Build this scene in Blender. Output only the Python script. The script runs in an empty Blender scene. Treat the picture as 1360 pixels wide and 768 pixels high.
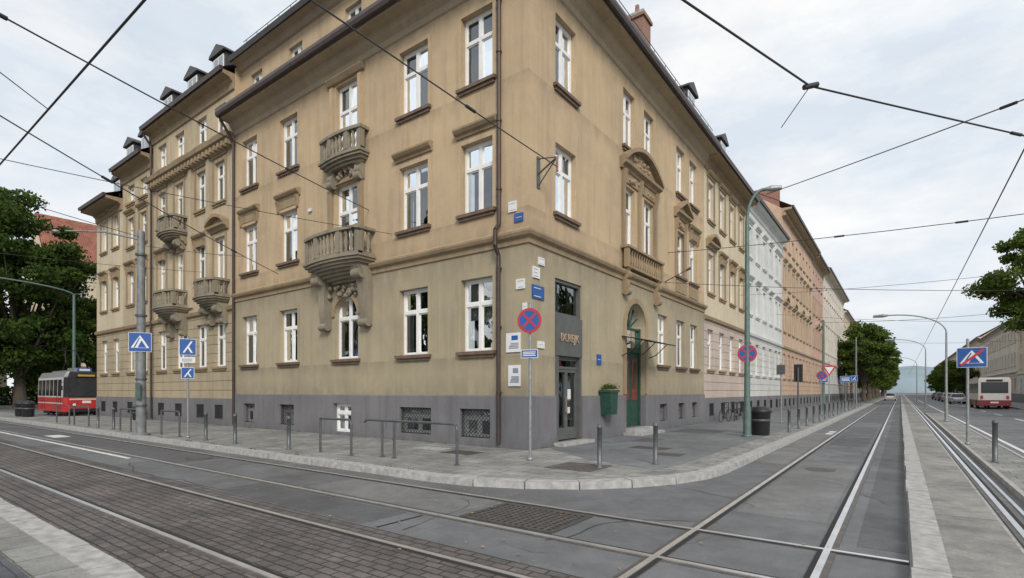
import bpy, bmesh, math, random
import numpy as np
from mathutils import Vector, Matrix
random.seed(7); np.random.seed(7)
D=bpy.data; scene=bpy.context.scene
SW=0.12
# ------------------------------------------------------------------ materials
def newmat(name):
    m=D.materials.new(name); m.use_nodes=True
    n=m.node_tree.nodes; l=m.node_tree.links
    return m,n,l,n['Principled BSDF']
def ramp(n,l,src,stops):
    r=n.new('ShaderNodeValToRGB'); e=r.color_ramp.elements
    while len(e)<len(stops): e.new(0.5)
    for i,(p,c) in enumerate(stops):
        e[i].position=p; e[i].color=(c,c,c,1) if isinstance(c,(int,float)) else (*c,1)
    l.new(src,r.inputs[0]); return r.outputs[0]
def noise(n,l,vec,scale,detail=4,rough=.55,sc=None):
    if sc:
        mp=n.new('ShaderNodeMapping'); mp.inputs['Scale'].default_value=sc; l.new(vec,mp.inputs[0]); vec=mp.outputs[0]
    t=n.new('ShaderNodeTexNoise'); t.inputs['Scale'].default_value=scale; t.inputs['Detail'].default_value=detail
    t.inputs['Roughness'].default_value=rough; l.new(vec,t.inputs['Vector']); return t.outputs['Fac']
def mix(n,l,f,a,b,mode='MIX'):
    m=n.new('ShaderNodeMix'); m.data_type='RGBA'; m.blend_type=mode
    for s,i in ((f,0),(a,6),(b,7)):
        if isinstance(s,(int,float)): m.inputs[i].default_value=s
        elif isinstance(s,tuple): m.inputs[i].default_value=(*s,1)
        else: l.new(s,m.inputs[i])
    return m.outputs[2]
def math_(n,l,op,a,b=None,c=None,clamp=False):
    m=n.new('ShaderNodeMath'); m.operation=op; m.use_clamp=clamp
    for i,s in enumerate((a,b,c)):
        if s is None: continue
        if isinstance(s,(int,float)): m.inputs[i].default_value=s
        else: l.new(s,m.inputs[i])
    return m.outputs[0]
def bump(n,l,b,h,st,dist=.02):
    k=n.new('ShaderNodeBump'); k.inputs['Strength'].default_value=st; k.inputs['Distance'].default_value=dist
    l.new(h,k.inputs['Height']); l.new(k.outputs[0],b.inputs['Normal'])
def sc(c,k): return tuple(min(1,x*k) for x in c)
def simple(name,col,rough=.6,metal=0,var=.15,ns=6,bs=0,bscale=40):
    m,n,l,b=newmat(name); tc=n.new('ShaderNodeTexCoord').outputs['Object']
    f=noise(n,l,tc,ns,5); f=ramp(n,l,f,[(.3,0.),(.7,1.)])
    l.new(mix(n,l,f,sc(col,1-var),sc(col,1+var)),b.inputs['Base Color'])
    b.inputs['Roughness'].default_value=rough; b.inputs['Metallic'].default_value=metal
    if bs: bump(n,l,b,noise(n,l,tc,bscale,4),bs,.01)
    return m
def stucco(name,col,dirt=.55,rows=0,bands=()):
    m,n,l,b=newmat(name); tc=n.new('ShaderNodeTexCoord').outputs['Object']
    big=ramp(n,l,noise(n,l,tc,.4,7,.68),[(.34,0.),(.66,1.)])
    c=mix(n,l,big,(col[0]*.84,col[1]*.85,col[2]*.88),sc(col,1.07))
    st=ramp(n,l,noise(n,l,tc,1.0,7,.72,(3.2,3.2,.16)),[(.47,0.),(.74,1.)])
    f=math_(n,l,'MULTIPLY',st,dirt)
    w=n.new('ShaderNodeSeparateXYZ'); l.new(tc,w.inputs[0])
    for zb,dp in bands:
        d=math_(n,l,'SUBTRACT',zb+SW,w.outputs[2])
        pos=math_(n,l,'GREATER_THAN',d,0.) if dp>0 else math_(n,l,'LESS_THAN',d,0.)
        k=math_(n,l,'MULTIPLY_ADD',d,-1/dp,1.,True)
        g=ramp(n,l,noise(n,l,tc,1.0,6,.7,(2.2,2.2,.5)),[(.35,.1),(.65,.75)])
        f=math_(n,l,'MAXIMUM',f,math_(n,l,'MULTIPLY',math_(n,l,'MULTIPLY',k,pos),g))
    c=mix(n,l,f,c,(col[0]*.52,col[1]*.53,col[2]*.56))
    bl=ramp(n,l,noise(n,l,tc,1.7,9,.72),[(.54,0.),(.66,.35)])
    c=mix(n,l,bl,c,(col[0]*1.10,col[1]*1.13,col[2]*1.2))
    fine=ramp(n,l,noise(n,l,tc,38,5,.7),[(.35,.80),(.65,1.08)])
    c=mix(n,l,1.0,c,fine,'MULTIPLY')
    h=noise(n,l,tc,55,5,.7)
    if rows:
        fr=math_(n,l,'FRACT',math_(n,l,'MULTIPLY',w.outputs[2],rows))
        g=ramp(n,l,fr,[(0.,0.),(.05,1.),(.95,1.),(1.,0.)])
        c=mix(n,l,1.0,c,ramp(n,l,g,[(0.,.6),(1.,1.)]),'MULTIPLY')
        h=math_(n,l,'MULTIPLY_ADD',g,3.,h)
    l.new(c,b.inputs['Base Color']); b.inputs['Roughness'].default_value=.92
    b.inputs['Specular IOR Level'].default_value=.2
    bump(n,l,b,h,.7,.016); return m
def brickmat(name,c1,c2,mort,w,h,ms,off=.5,rough=.8,bs=.6,rot=0,stain=.5):
    m,n,l,b=newmat(name); tc=n.new('ShaderNodeTexCoord').outputs['Object']
    mp=n.new('ShaderNodeMapping'); mp.inputs['Rotation'].default_value=(0,0,rot); l.new(tc,mp.inputs[0])
    nz=n.new('ShaderNodeTexNoise'); nz.inputs['Scale'].default_value=5; l.new(tc,nz.inputs['Vector'])
    va=n.new('ShaderNodeVectorMath'); va.operation='MULTIPLY_ADD'; va.inputs[1].default_value=(.03,.03,0); l.new(nz.outputs['Color'],va.inputs[0]); l.new(mp.outputs[0],va.inputs[2])
    br=n.new('ShaderNodeTexBrick'); br.inputs['Scale'].default_value=1; br.inputs['Brick Width'].default_value=w
    br.inputs['Row Height'].default_value=h; br.inputs['Mortar Size'].default_value=ms; br.inputs['Mortar Smooth'].default_value=.3
    br.inputs['Color1'].default_value=(*c1,1); br.inputs['Color2'].default_value=(*c2,1); br.inputs['Mortar'].default_value=(*mort,1)
    br.offset=off; l.new(va.outputs[0],br.inputs['Vector'])
    st=ramp(n,l,noise(n,l,tc,.7,8,.7),[(.35,1-stain*.8),(.7,1.14)])
    c=mix(n,l,1.0,br.outputs['Color'],st,'MULTIPLY')
    c=mix(n,l,1.0,c,ramp(n,l,noise(n,l,tc,4.2,6,.7),[(.35,.76),(.65,1.1)]),'MULTIPLY')
    c=mix(n,l,1.0,c,ramp(n,l,noise(n,l,tc,45,5,.7),[(.3,.75),(.7,1.15)]),'MULTIPLY')
    l.new(c,b.inputs['Base Color']); b.inputs['Roughness'].default_value=rough
    bump(n,l,b,math_(n,l,'SUBTRACT',noise(n,l,tc,30,4),br.outputs['Fac']),bs,.012); return m
def asphalt(name,col,crack=True,k=1.0):
    m,n,l,b=newmat(name); tc=n.new('ShaderNodeTexCoord').outputs['Object']
    big=ramp(n,l,noise(n,l,tc,.35,8,.65),[(.33,.72),(.67,1.2)])
    c=mix(n,l,1.0,col,big,'MULTIPLY')
    c=mix(n,l,1.0,c,ramp(n,l,noise(n,l,tc,1.9,8,.75),[(.38,.80),(.62,1.08)]),'MULTIPLY')
    c=mix(n,l,1.0,c,ramp(n,l,noise(n,l,tc,90,4,.8),[(.35,.50),(.62,1.40)]),'MULTIPLY')
    if crack:
        nz=n.new('ShaderNodeTexNoise'); nz.inputs['Scale'].default_value=1.3; nz.inputs['Detail'].default_value=6; l.new(tc,nz.inputs['Vector'])
        va=n.new('ShaderNodeVectorMath'); va.operation='MULTIPLY_ADD'; va.inputs[1].default_value=(.9,.9,0); l.new(nz.outputs['Color'],va.inputs[0]); l.new(tc,va.inputs[2])
        vo=n.new('ShaderNodeTexVoronoi'); vo.feature='DISTANCE_TO_EDGE'; vo.inputs['Scale'].default_value=.42; l.new(va.outputs[0],vo.inputs['Vector'])
        cr=ramp(n,l,vo.outputs['Distance'],[(0.,1.),(.003,.7),(.006,0.)])
        gate=ramp(n,l,noise(n,l,tc,.5,3),[(.52,0.),(.62,.55)])
        c=mix(n,l,math_(n,l,'MULTIPLY',cr,gate),c,(.04,.04,.041))
        sp=ramp(n,l,noise(n,l,tc,1.6,4,.6,(1,1,1)),[(.63,0.),(.72,.35)])
        c=mix(n,l,sp,c,sc(col,.5))
        sp=ramp(n,l,noise(n,l,tc,2.9,3,.5),[(.70,0.),(.73,.5)])
        c=mix(n,l,sp,c,sc(col,1.5))
    l.new(c,b.inputs['Base Color'])
    l.new(ramp(n,l,noise(n,l,tc,1.2,4),[(.3,.58),(.7,.86)]),b.inputs['Roughness'])
    bump(n,l,b,noise(n,l,tc,110,4,.8),.6,.007); return m
def glassmat():
    m=D.materials.new('window_glass'); m.use_nodes=True; n=m.node_tree.nodes; l=m.node_tree.links; n.clear()
    o=n.new('ShaderNodeOutputMaterial'); mx=n.new('ShaderNodeMixShader'); tr=n.new('ShaderNodeBsdfTransparent'); g=n.new('ShaderNodeBsdfGlossy')
    tr.inputs[0].default_value=(.55,.59,.59,1); g.inputs[0].default_value=(.9,.95,1,1); g.inputs['Roughness'].default_value=.015
    f=n.new('ShaderNodeFresnel'); f.inputs[0].default_value=1.5
    a=math_(n,l,'MULTIPLY_ADD',f.outputs[0],1.5,.13,True)
    l.new(a,mx.inputs[0]); l.new(tr.outputs[0],mx.inputs[1]); l.new(g.outputs[0],mx.inputs[2]); l.new(mx.outputs[0],o.inputs[0])
    tc=n.new('ShaderNodeTexCoord').outputs['Object']
    k=n.new('ShaderNodeBump'); k.inputs['Strength'].default_value=.18; k.inputs['Distance'].default_value=.06
    l.new(noise(n,l,tc,1.4,2),k.inputs['Height']); l.new(k.outputs[0],g.inputs['Normal'])
    return m
def leafmat(name,c):
    m=D.materials.new(name); m.use_nodes=True; n=m.node_tree.nodes; l=m.node_tree.links; n.clear()
    o=n.new('ShaderNodeOutputMaterial'); mx=n.new('ShaderNodeMixShader'); d=n.new('ShaderNodeBsdfDiffuse'); t=n.new('ShaderNodeBsdfTranslucent')
    tc=n.new('ShaderNodeTexCoord').outputs['Object']
    f=ramp(n,l,noise(n,l,tc,.7,5,.7),[(.35,0.),(.65,1.)])
    cc=mix(n,l,f,sc(c,.65),(c[0]*1.6,c[1]*1.35,c[2]*1.1))
    l.new(cc,d.inputs[0]); l.new(cc,t.inputs[0]); mx.inputs[0].default_value=.35
    l.new(d.outputs[0],mx.inputs[1]); l.new(t.outputs[0],mx.inputs[2]); l.new(mx.outputs[0],o.inputs[0]); return m
S_UP=stucco('ochre_stucco',(.56,.425,.27),.55,0,[(13.7,1.3),(10.75,.6),(6.9,.5),(6.3,-.6)])
S_LO=stucco('ochre_stucco_lower',(.43,.365,.248),.5,0,[(5.8,1.0),(2.7,.7),(1.5,-1.0)])
S_PL=stucco('grey_plinth_render',(.205,.20,.205),.65,0,[(0.,-.5)])
S_TR=stucco('ochre_trim',(.37,.28,.175),.7)
S_EV=stucco('eave_trim',(.46,.375,.255),.4)
S_L2=stucco('pale_ochre_stucco',(.54,.445,.305),.65,0,[(13.5,1.0)])
S_L2G=stucco('pale_ochre_rusticated',(.46,.38,.26),.65,2.2)
S_CR=stucco('cream_stucco',(.64,.555,.40),.4)
S_PK=stucco('pink_ground_stucco',(.57,.47,.40),.4,2.2)
S_WH=stucco('white_stucco',(.70,.71,.68),.25)
S_WG=stucco('white_ground_stucco',(.62,.62,.58),.3,2.2)
S_SA=stucco('salmon_stucco',(.62,.455,.33),.35)
S_SG=stucco('salmon_ground_stucco',(.57,.41,.30),.35,2.2)
S_RO=stucco('rose_stucco',(.58,.395,.32),.35)
S_IV=stucco('ivory_stucco',(.69,.64,.55),.3)
STONE=stucco('balcony_sandstone',(.31,.27,.20),.95)
SILL=simple('brown_sill',(.15,.10,.07),.6,0,.25,5)
WHITE=simple('white_window_frame',(.78,.78,.76),.45,0,.06,4)
GREYF=simple('grey_frame',(.30,.31,.31),.5,0,.1,4)
GLASS=glassmat()
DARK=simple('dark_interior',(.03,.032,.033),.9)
CURT=simple('curtain',(.60,.58,.54),.9,0,.15,9)
ROOF=simple('dark_roof_sheet',(.055,.05,.052),.5,.2,.25,2)
REDT=brickmat('red_roof_tiles',(.42,.16,.10),(.33,.12,.08),(.15,.06,.04),.3,.25,.02)
BRICK=simple('chimney_brick',(.28,.16,.12),.9,0,.3,14)
GUT=simple('brown_gutter',(.07,.05,.045),.45,.3,.2,5)
METAL=simple('dark_grey_steel',(.12,.13,.135),.45,.5,.2,9)
GALV=simple('galvanised_steel',(.30,.31,.31),.5,.5,.2,10)
GREENP=simple('green_grey_pole_paint',(.12,.18,.165),.5,.2,.2,6)
POLE=simple('weathered_pole',(.20,.215,.22),.6,.2,.3,4)
CABLE=simple('cable_black',(.03,.03,.032),.5)
BLACK=simple('black_plastic',(.02,.02,.022),.45)
BLUE=simple('sign_blue',(.02,.09,.32),.4,0,.08)
RED=simple('sign_red',(.48,.03,.035),.4,0,.08)
SWHT=simple('sign_white',(.70,.71,.71),.4,0,.04)
TXT=simple('sign_text_grey',(.22,.25,.30),.5,0,.1)
RUB=simple('tyre_rubber',(.02,.02,.02),.85)
DGREEN=simple('dark_green_paint',(.02,.065,.045),.45,0,.2)
DOORR=simple('red_door_panel',(.20,.035,.03),.45,0,.2)
GOLD=simple('gold_letters',(.42,.32,.20),.5,.0,.15)
ANTH=simple('anthracite_shopfront',(.10,.105,.10),.5,0,.15,3)
WOODB=simple('bark',(.10,.08,.06),.95,0,.3,8,.8,20)
LEAF=leafmat('leaves_deep',(.052,.094,.027))
LEAF2=leafmat('leaves_light',(.085,.14,.036))
DRYL=simple('dry_leaves',(.30,.22,.07),.9)
ASPH=asphalt('asphalt',(.138,.141,.146))
ASPD=asphalt('asphalt_dark_patch',(.098,.10,.104),False)
ASPL=asphalt('asphalt_worn_light',(.168,.168,.167),False)
ASPS=asphalt('sidewalk_asphalt',(.16,.166,.174),False)
COB=brickmat('cobble_setts',(.185,.160,.150),(.130,.116,.111),(.048,.045,.041),.235,.125,.012,.5,.75,1.0,0,.6)
SLAB=brickmat('pavement_slabs',(.34,.335,.32),(.27,.27,.255),(.13,.135,.10),.62,.42,.012,.5,.85,.5,0,.5)
SLABD=brickmat('dark_slabs',(.12,.127,.14),(.095,.10,.11),(.05,.05,.05),.8,.5,.008,.5,.8,.4,0,.4)
CONC=brickmat('concrete_slabs',(.33,.318,.29),(.29,.28,.26),(.13,.13,.11),3.0,2.6,.016,0,.85,.4,math.pi/2,.55)
GRAN=simple('granite_kerb',(.35,.345,.33),.8,0,.28,7,.5,60)
RAIL=simple('polished_rail_steel',(.80,.81,.82),.36,.9,.12,3)
RAILD=simple('worn_rail_steel',(.13,.115,.105),.55,.5,.3,5)
GROOVE=simple('rail_groove',(.018,.017,.016),.9)
TAR=simple('tar_seal',(.04,.04,.042),.6,0,.3,9)
PAINT=simple('road_paint',(.62,.62,.60),.7,0,.35,14)
IRON=simple('cast_iron',(.10,.095,.09),.6,.5,.3,12)
HILL=simple('distant_wooded_hill',(.22,.28,.31),1,0,.15,.02)  # bluish base colour stands in for distance haze over the woods

# ------------------------------------------------------------------ mesh builder
class M:
    def __init__(s,T=None):
        s.v=[];s.f=[];s.m=[];s.sm=[];s.mats=[];s.T=T or (lambda a,b,c:(a,b,c))
    def mi(s,mat):
        if mat not in s.mats: s.mats.append(mat)
        return s.mats.index(mat)
    def face(s,pts,mat,smooth=False):
        i=len(s.v); s.v+= [s.T(*p) for p in pts]; s.f.append(tuple(range(i,i+len(pts)))); s.m.append(s.mi(mat)); s.sm.append(smooth)
    def idx(s,vs,fs,mat,smooth=False):
        i=len(s.v); s.v+=[s.T(*p) for p in vs]; k=s.mi(mat)
        for f in fs: s.f.append(tuple(i+j for j in f)); s.m.append(k); s.sm.append(smooth)
    def box(s,a0,a1,b0,b1,c0,c1,mat):
        s.idx([(a0,b0,c0),(a1,b0,c0),(a1,b1,c0),(a0,b1,c0),(a0,b0,c1),(a1,b0,c1),(a1,b1,c1),(a0,b1,c1)],
              [(0,3,2,1),(4,5,6,7),(0,1,5,4),(1,2,6,5),(2,3,7,6),(3,0,4,7)],mat)
    def cyl(s,p0,p1,r0,r1,mat,n=10,caps=True,smooth=True):
        p0=Vector(p0);p1=Vector(p1);d=(p1-p0).normalized(); a=d.orthogonal().normalized(); b=d.cross(a)
        vs=[]
        for p,r in((p0,r0),(p1,r1)):
            for i in range(n):
                t=2*math.pi*i/n; vs.append(tuple(p+a*r*math.cos(t)+b*r*math.sin(t)))
        s.idx(vs,[(i,(i+1)%n,n+(i+1)%n,n+i) for i in range(n)],mat,smooth)
        if caps: s.idx(vs[:n],[tuple(range(n))],mat); s.idx(vs[n:],[tuple(range(n))],mat)
    def tube(s,pts,r,mat,n=8):
        for a,b in zip(pts,pts[1:]): s.cyl(a,b,r,r,mat,n)
    def lathe(s,c,prof,mat,n=10,smooth=True):
        vs=[];fs=[]
        for r,z in prof:
            for i in range(n):
                t=2*math.pi*(i+.5)/n; vs.append((c[0]+r*math.cos(t),c[1]+r*math.sin(t),c[2]+z))
        for k in range(len(prof)-1):
            for i in range(n): fs.append((k*n+i,k*n+(i+1)%n,(k+1)*n+(i+1)%n,(k+1)*n+i))
        fs.append(tuple(range(n))); fs.append(tuple((len(prof)-1)*n+i for i in range(n)))
        s.idx(vs,fs,mat,smooth)
    def sweep(s,prof,u0,u1,mat,m0=False,m1=False):
        k=len(prof)
        vs=[(u0-(p[0] if m0 else 0),p[0],p[1]) for p in prof]+[(u1+(p[0] if m1 else 0),p[0],p[1]) for p in prof]
        s.idx(vs,[(i,i+1,k+i+1,k+i) for i in range(k-1)],mat)
        s.face(vs[:k],mat); s.face(vs[k:],mat)
    def prism(s,poly,n0,n1,mat): # poly in (u,z)
        k=len(poly); vs=[(p[0],n0,p[1]) for p in poly]+[(p[0],n1,p[1]) for p in poly]
        s.idx(vs,[(i,(i+1)%k,k+(i+1)%k,k+i) for i in range(k)]+[tuple(range(k)),tuple(range(k,2*k))],mat)
    def slab(s,poly,z0,z1,mat): # poly in (u,n)
        k=len(poly); vs=[(p[0],p[1],z0) for p in poly]+[(p[0],p[1],z1) for p in poly]
        s.idx(vs,[(i,(i+1)%k,k+(i+1)%k,k+i) for i in range(k)]+[tuple(range(k)),tuple(range(k,2*k))],mat)
    def obj(s,name,parent=None,bev=0):
        me=D.meshes.new(name); me.from_pydata(s.v,[],s.f)
        for m in s.mats: me.materials.append(m)
        me.polygons.foreach_set('material_index',s.m); me.polygons.foreach_set('use_smooth',s.sm)
        bm=bmesh.new(); bm.from_mesh(me); bmesh.ops.recalc_face_normals(bm,faces=bm.faces); bm.to_mesh(me); bm.free()
        me.update(); o=D.objects.new(name,me); scene.collection.objects.link(o)
        if parent: o.parent=parent
        if bev:
            md=o.modifiers.new('bevel','BEVEL'); md.width=bev; md.segments=2; md.limit_method='ANGLE'
        return o
def empty(name,loc=(0,0,0),rz=0):
    e=D.objects.new(name,None); scene.collection.objects.link(e); e.location=loc; e.rotation_euler=(0,0,rz); return e

# ------------------------------------------------------------------ facade parts
def wall(b,u0,u1,z0,z1,ops,mat,n=0,rev=.22):
    us=sorted({u0,u1,*[x for o in ops for x in o[:2] if u0<x<u1]}); zs=sorted({z0,z1,*[x for o in ops for x in o[2:4] if z0<x<z1]})
    for a,c in zip(us,us[1:]):
        for d,e in zip(zs,zs[1:]):
            um=(a+c)/2; zm=(d+e)/2
            if any(o[0]<um<o[1] and o[2]<zm<o[3] for o in ops): continue
            b.face([(a,n,d),(c,n,d),(c,n,e),(a,n,e)],mat)
    for o in ops:
        lo=max(z0,o[2]);hi=min(z1,o[3])
        if hi<=lo: continue
        for u in o[:2]: b.face([(u,n,lo),(u,n-rev,lo),(u,n-rev,hi),(u,n,hi)],mat)
        if o[3]<=z1: b.face([(o[0],n,o[3]),(o[1],n,o[3]),(o[1],n-rev,o[3]),(o[0],n-rev,o[3])],mat)
        if o[2]>=z0: b.face([(o[0],n,o[2]),(o[1],n,o[2]),(o[1],n-rev,o[2]),(o[0],n-rev,o[2])],mat)
def arch(b,ua,ub,zt,n,rev,mat,N=8):
    r=(ub-ua)/2;c=(ua+ub)/2;zc=zt-r
    for sgn,cor in((-1,ua),(1,ub)):
        P=[(c+sgn*r*math.cos(t),zc+r*math.sin(t)) for t in [math.pi/2*i/N for i in range(N+1)]]
        for p,q in zip(P,P[1:]):
            b.face([(cor,n,zt),(p[0],n,p[1]),(q[0],n,q[1])],mat)
            b.face([(p[0],n,p[1]),(q[0],n,q[1]),(q[0],n-rev,q[1]),(p[0],n-rev,p[1])],mat,True)
def window(b,u0,u1,z0,z1,n=-.2,fm=None,tr=.66,far=False,dark=False):
    fm=fm or WHITE; t=.075; h=z1-z0; c=(u0+u1)/2; zt=z0+h*tr
    b.box(u0,u0+t,n-.05,n+.03,z0,z1,fm); b.box(u1-t,u1,n-.05,n+.03,z0,z1,fm)
    b.box(u0+t,u1-t,n-.05,n+.03,z0,z0+t,fm); b.box(u0+t,u1-t,n-.05,n+.03,z1-t,z1,fm)
    b.box(c-.055,c+.055,n-.05,n+.035,z0+t,z1-t,fm); b.box(u0+t,c-.055,n-.05,n+.045,zt-.055,zt+.055,fm); b.box(c+.055,u1-t,n-.05,n+.045,zt-.055,zt+.055,fm)
    if far:
        b.face([(u0+t,n-.02,z0+t),(u1-t,n-.02,z0+t),(u1-t,n-.02,z1-t),(u0+t,n-.02,z1-t)],GLASS)
    else:
        for a,d in((u0+t,c-.055),(c+.055,u1-t)):
            for e,f in((z0+t,zt-.055),(zt+.055,z1-t)):
                s=.035
                b.box(a,a+s,n-.03,n+.01,e,f,fm);b.box(d-s,d,n-.03,n+.01,e,f,fm);b.box(a+s,d-s,n-.03,n+.01,e,e+s,fm);b.box(a+s,d-s,n-.03,n+.01,f-s,f,fm)
                r=[random.uniform(-.008,.008) for _ in range(3)]; r.append(r[0]+r[2]-r[1])
                b.face([(a+s,n-.015+r[0],e+s),(d-s,n-.015+r[1],e+s),(d-s,n-.015+r[2],f-s),(a+s,n-.015+r[3],f-s)],GLASS)
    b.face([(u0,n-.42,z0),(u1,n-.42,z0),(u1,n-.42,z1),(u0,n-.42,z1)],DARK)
    k=random.random()
    if not dark and k<.55:
        w=(u1-u0)*random.uniform(.14,.30)
        rng=[(u0+.06,u0+w),(u1-w,u1-.06)] if k<.42 else [(u0+.06,u1-.06)]
        zb=z0 if k<.42 else z0+h*random.choice([.45,.6,.7])
        for a,d in rng:
            m=8 if not far else 2
            for i in range(m):
                x0=a+(d-a)*i/m;x1=a+(d-a)*(i+1)/m; o0=.03*(i%2);o1=.03*((i+1)%2)
                b.face([(x0,n-.17+o0,zb),(x1,n-.17+o1,zb),(x1,n-.17+o1,z1),(x0,n-.17+o0,z1)],CURT)
def sill(b,u0,u1,z,mat=None,n=.13,n0=0):
    mat=mat or SILL
    b.box(u0-.14,u1+.14,n0,n0+n,z-.10,z-.003,mat); b.box(u0-.08,u1+.08,n0,n0+n*.55,z-.19,z-.103,mat)
    b.box(u0,u1,-.16,n0-.001,z-.05,z+.015,mat)
def hood(b,u0,u1,z,mat,big=False):
    e=.2
    b.sweep([(0,z),(.06,z),(.08,z+.08),(.16,z+.12),(.22,z+.2),(.22,z+.26),(0,z+.32)],u0-e,u1+e,mat)
    if big:
        b.box(u0-.1,u1+.1,0,.05,z-.34,z-.003,mat)
        for u in(u0-.12,u1-.02): b.sweep([(0,z-.55),(.1,z-.45),(.12,z-.2),(.19,z-.003),(0,z-.003)],u,u+.14,mat)
def pediment(b,c,w,z,h,mat,seg=True):
    b.sweep([(0,z),(.1,z),(.14,z+.1),(.28,z+.16),(.3,z+.26),(0,z+.26)],c-w/2,c+w/2,mat)
    zz=z+.263; N=12 if seg else 2
    top=[]
    for i in range(N+1):
        x=-1+2*i/N
        y=(1-x*x) if seg else (1-abs(x))
        top.append((c+x*w/2,zz+y*h))
    b.prism([(c-w/2+.02,zz)]+top[1:-1]+[(c+w/2-.02,zz)],0,.1,mat)
    for p,q in zip(top,top[1:]):
        b.prism([p,q,(q[0],q[1]+.16),(p[0],p[1]+.16)],0,.34,mat)
def blobs(b,c,w,z0,z1,mat,k=16,n=.1):
    for i in range(k):
        u=c+random.uniform(-w/2,w/2)*.92; z=random.uniform(z0,z1); r=random.uniform(.05,.11)
        b.lathe((u,n,z-r),[(.02,0),(r*.8,r*.4),(r,r),(r*.8,r*1.6),(.02,r*2)],mat,7)
def balustrade(b,u0,u1,nout,z0,z1,mat,sp=.19):
    pr=.16
    for u in(u0,u1-pr): b.box(u,u+pr,nout-pr,nout,z0,z1-.09,mat)
    b.box(u0-.04,u1+.04,nout-pr-.04,nout+.04,z1-.088,z1,mat)
    for u in(u0-.04,u1-pr): b.box(u,u+pr+.04,0,nout-pr-.043,z1-.088,z1,mat)
    b.box(u0+pr,u1-pr,nout-pr+.01,nout-.01,z0,z0+.07,mat)
    H=z1-.09-z0-.07; pf=[(.055,0),(.055,.06*H),(.03,.1*H),(.07,.35*H),(.06,.5*H),(.03,.78*H),(.05,.84*H),(.055,1*H)]
    k=max(2,int((u1-u0-2*pr)/sp))
    for i in range(k): b.lathe((u0+pr+(u1-u0-2*pr)*(i+.5)/k,nout-pr/2,z0+.07),pf,mat,8)
def console(b,c,w,zb,zt,nout,mat):
    P=[(0,zb)]
    for i in range(11):
        t=i/10; P.append((.14+(nout-.14)*(t**1.7)+.07*math.sin(t*math.pi*2),zb+.1+(zt-zb-.1)*t))
    P.append((0,zt)); b.sweep(P,c-w/2,c+w/2,mat)
    b.sweep([(p[0]*.9 if p[0] else 0,p[1]) for p in P[:-1]]+[(0,zt-.003)],c-w/2-.05,c-w/2-.002,mat)
    b.cyl((c-w/2-.03,nout-.2,zt-.24),(c+w/2+.03,nout-.2,zt-.24),.19,.19,mat,14)
    b.cyl((c-w/2-.03,.15,zb+.12),(c+w/2+.03,.15,zb+.12),.15,.15,mat,12)
def bowpath(u0,u1,n,bw,off,N=12):
    P=[]
    for i in range(N+1):
        x=-1+2*i/N; P.append(((u0+u1)/2+x*((u1-u0)/2+off),n+off+bw*(1-x*x)))
    return P
def balcony(b,u0,u1,n,zs,zr,zc,mat,big=False,bw=.22):
    for off,a,c in((.07,zs-.08,zs),(.02,zs-.17,zs-.083),(-.07,zs-.27,zs-.173),(-.16,zs-.36,zs-.273)):
        P=bowpath(u0,u1,n,bw,off); b.slab([(P[0][0],0)]+P+[(P[-1][0],0)],a,c,mat)
    if big:
        for k in range(6):
            t=k/6; off=-.22-.12*k-.05*k*t; P=bowpath(u0,u1,n,bw*.6,off)
            P=[(p[0],max(.02,p[1])) for p in P]; b.slab([(P[0][0],0)]+P+[(P[-1][0],0)],zs-.363-.1*(k+1)+.003,zs-.363-.1*k,mat)
    def ring(o0,o1,a,c):
        P=bowpath(u0,u1,n,bw,o0);Q=bowpath(u0,u1,n,bw,o1)
        for i in range(len(P)-1): b.slab([P[i],P[i+1],Q[i+1],Q[i]],a,c,mat)
        b.slab([(P[0][0],0),P[0],Q[0],(Q[0][0],0)],a,c,mat); b.slab([(P[-1][0],0),P[-1],Q[-1],(Q[-1][0],0)],a,c,mat)
    ring(.04,-.2,zr-.11,zr); ring(0,-.16,zs+.003,zs+.09)
    P=bowpath(u0,u1,n,bw,-.08,40)
    L=[(P[0][0],P[0][1]*t) for t in [i/8 for i in range(8)]]+P+[(P[-1][0],P[-1][1]*(1-t)) for t in [i/8 for i in range(1,9)]]
    H=zr-.11-zs-.09; pf=[(.07,0),(.07,.08*H),(.04,.13*H),(.085,.36*H),(.08,.5*H),(.04,.78*H),(.065,.86*H),(.07,1*H)]
    acc=0;last=L[0]
    for p in L[1:]:
        acc+=math.hypot(p[0]-last[0],p[1]-last[1]); last=p
        if acc>.185: b.lathe((p[0],p[1],zs+.09),pf,mat,8); acc=0
    for u,nn in((u0,n),(u1-.2,n)): b.box(u,u+.2,nn-.18,nn+.02,zs+.003,zr-.113,mat)
    for x in(-.42,.42):
        u=(u0+u1)/2+x*(u1-u0)/2; nn=n+bw*(1-x*x); b.box(u-.1,u+.1,nn-.17,nn+.015,zs+.093,zr-.113,mat)
    w=.4 if big else .26
    for c in(u0+.38,u1-.38): console(b,c,w,zc,zs-.363,n-.1,mat)
TL=lambda u,n,z:(-u,-n,z+SW)
TR=lambda v,n,z:(n,v,z+SW)

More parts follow.
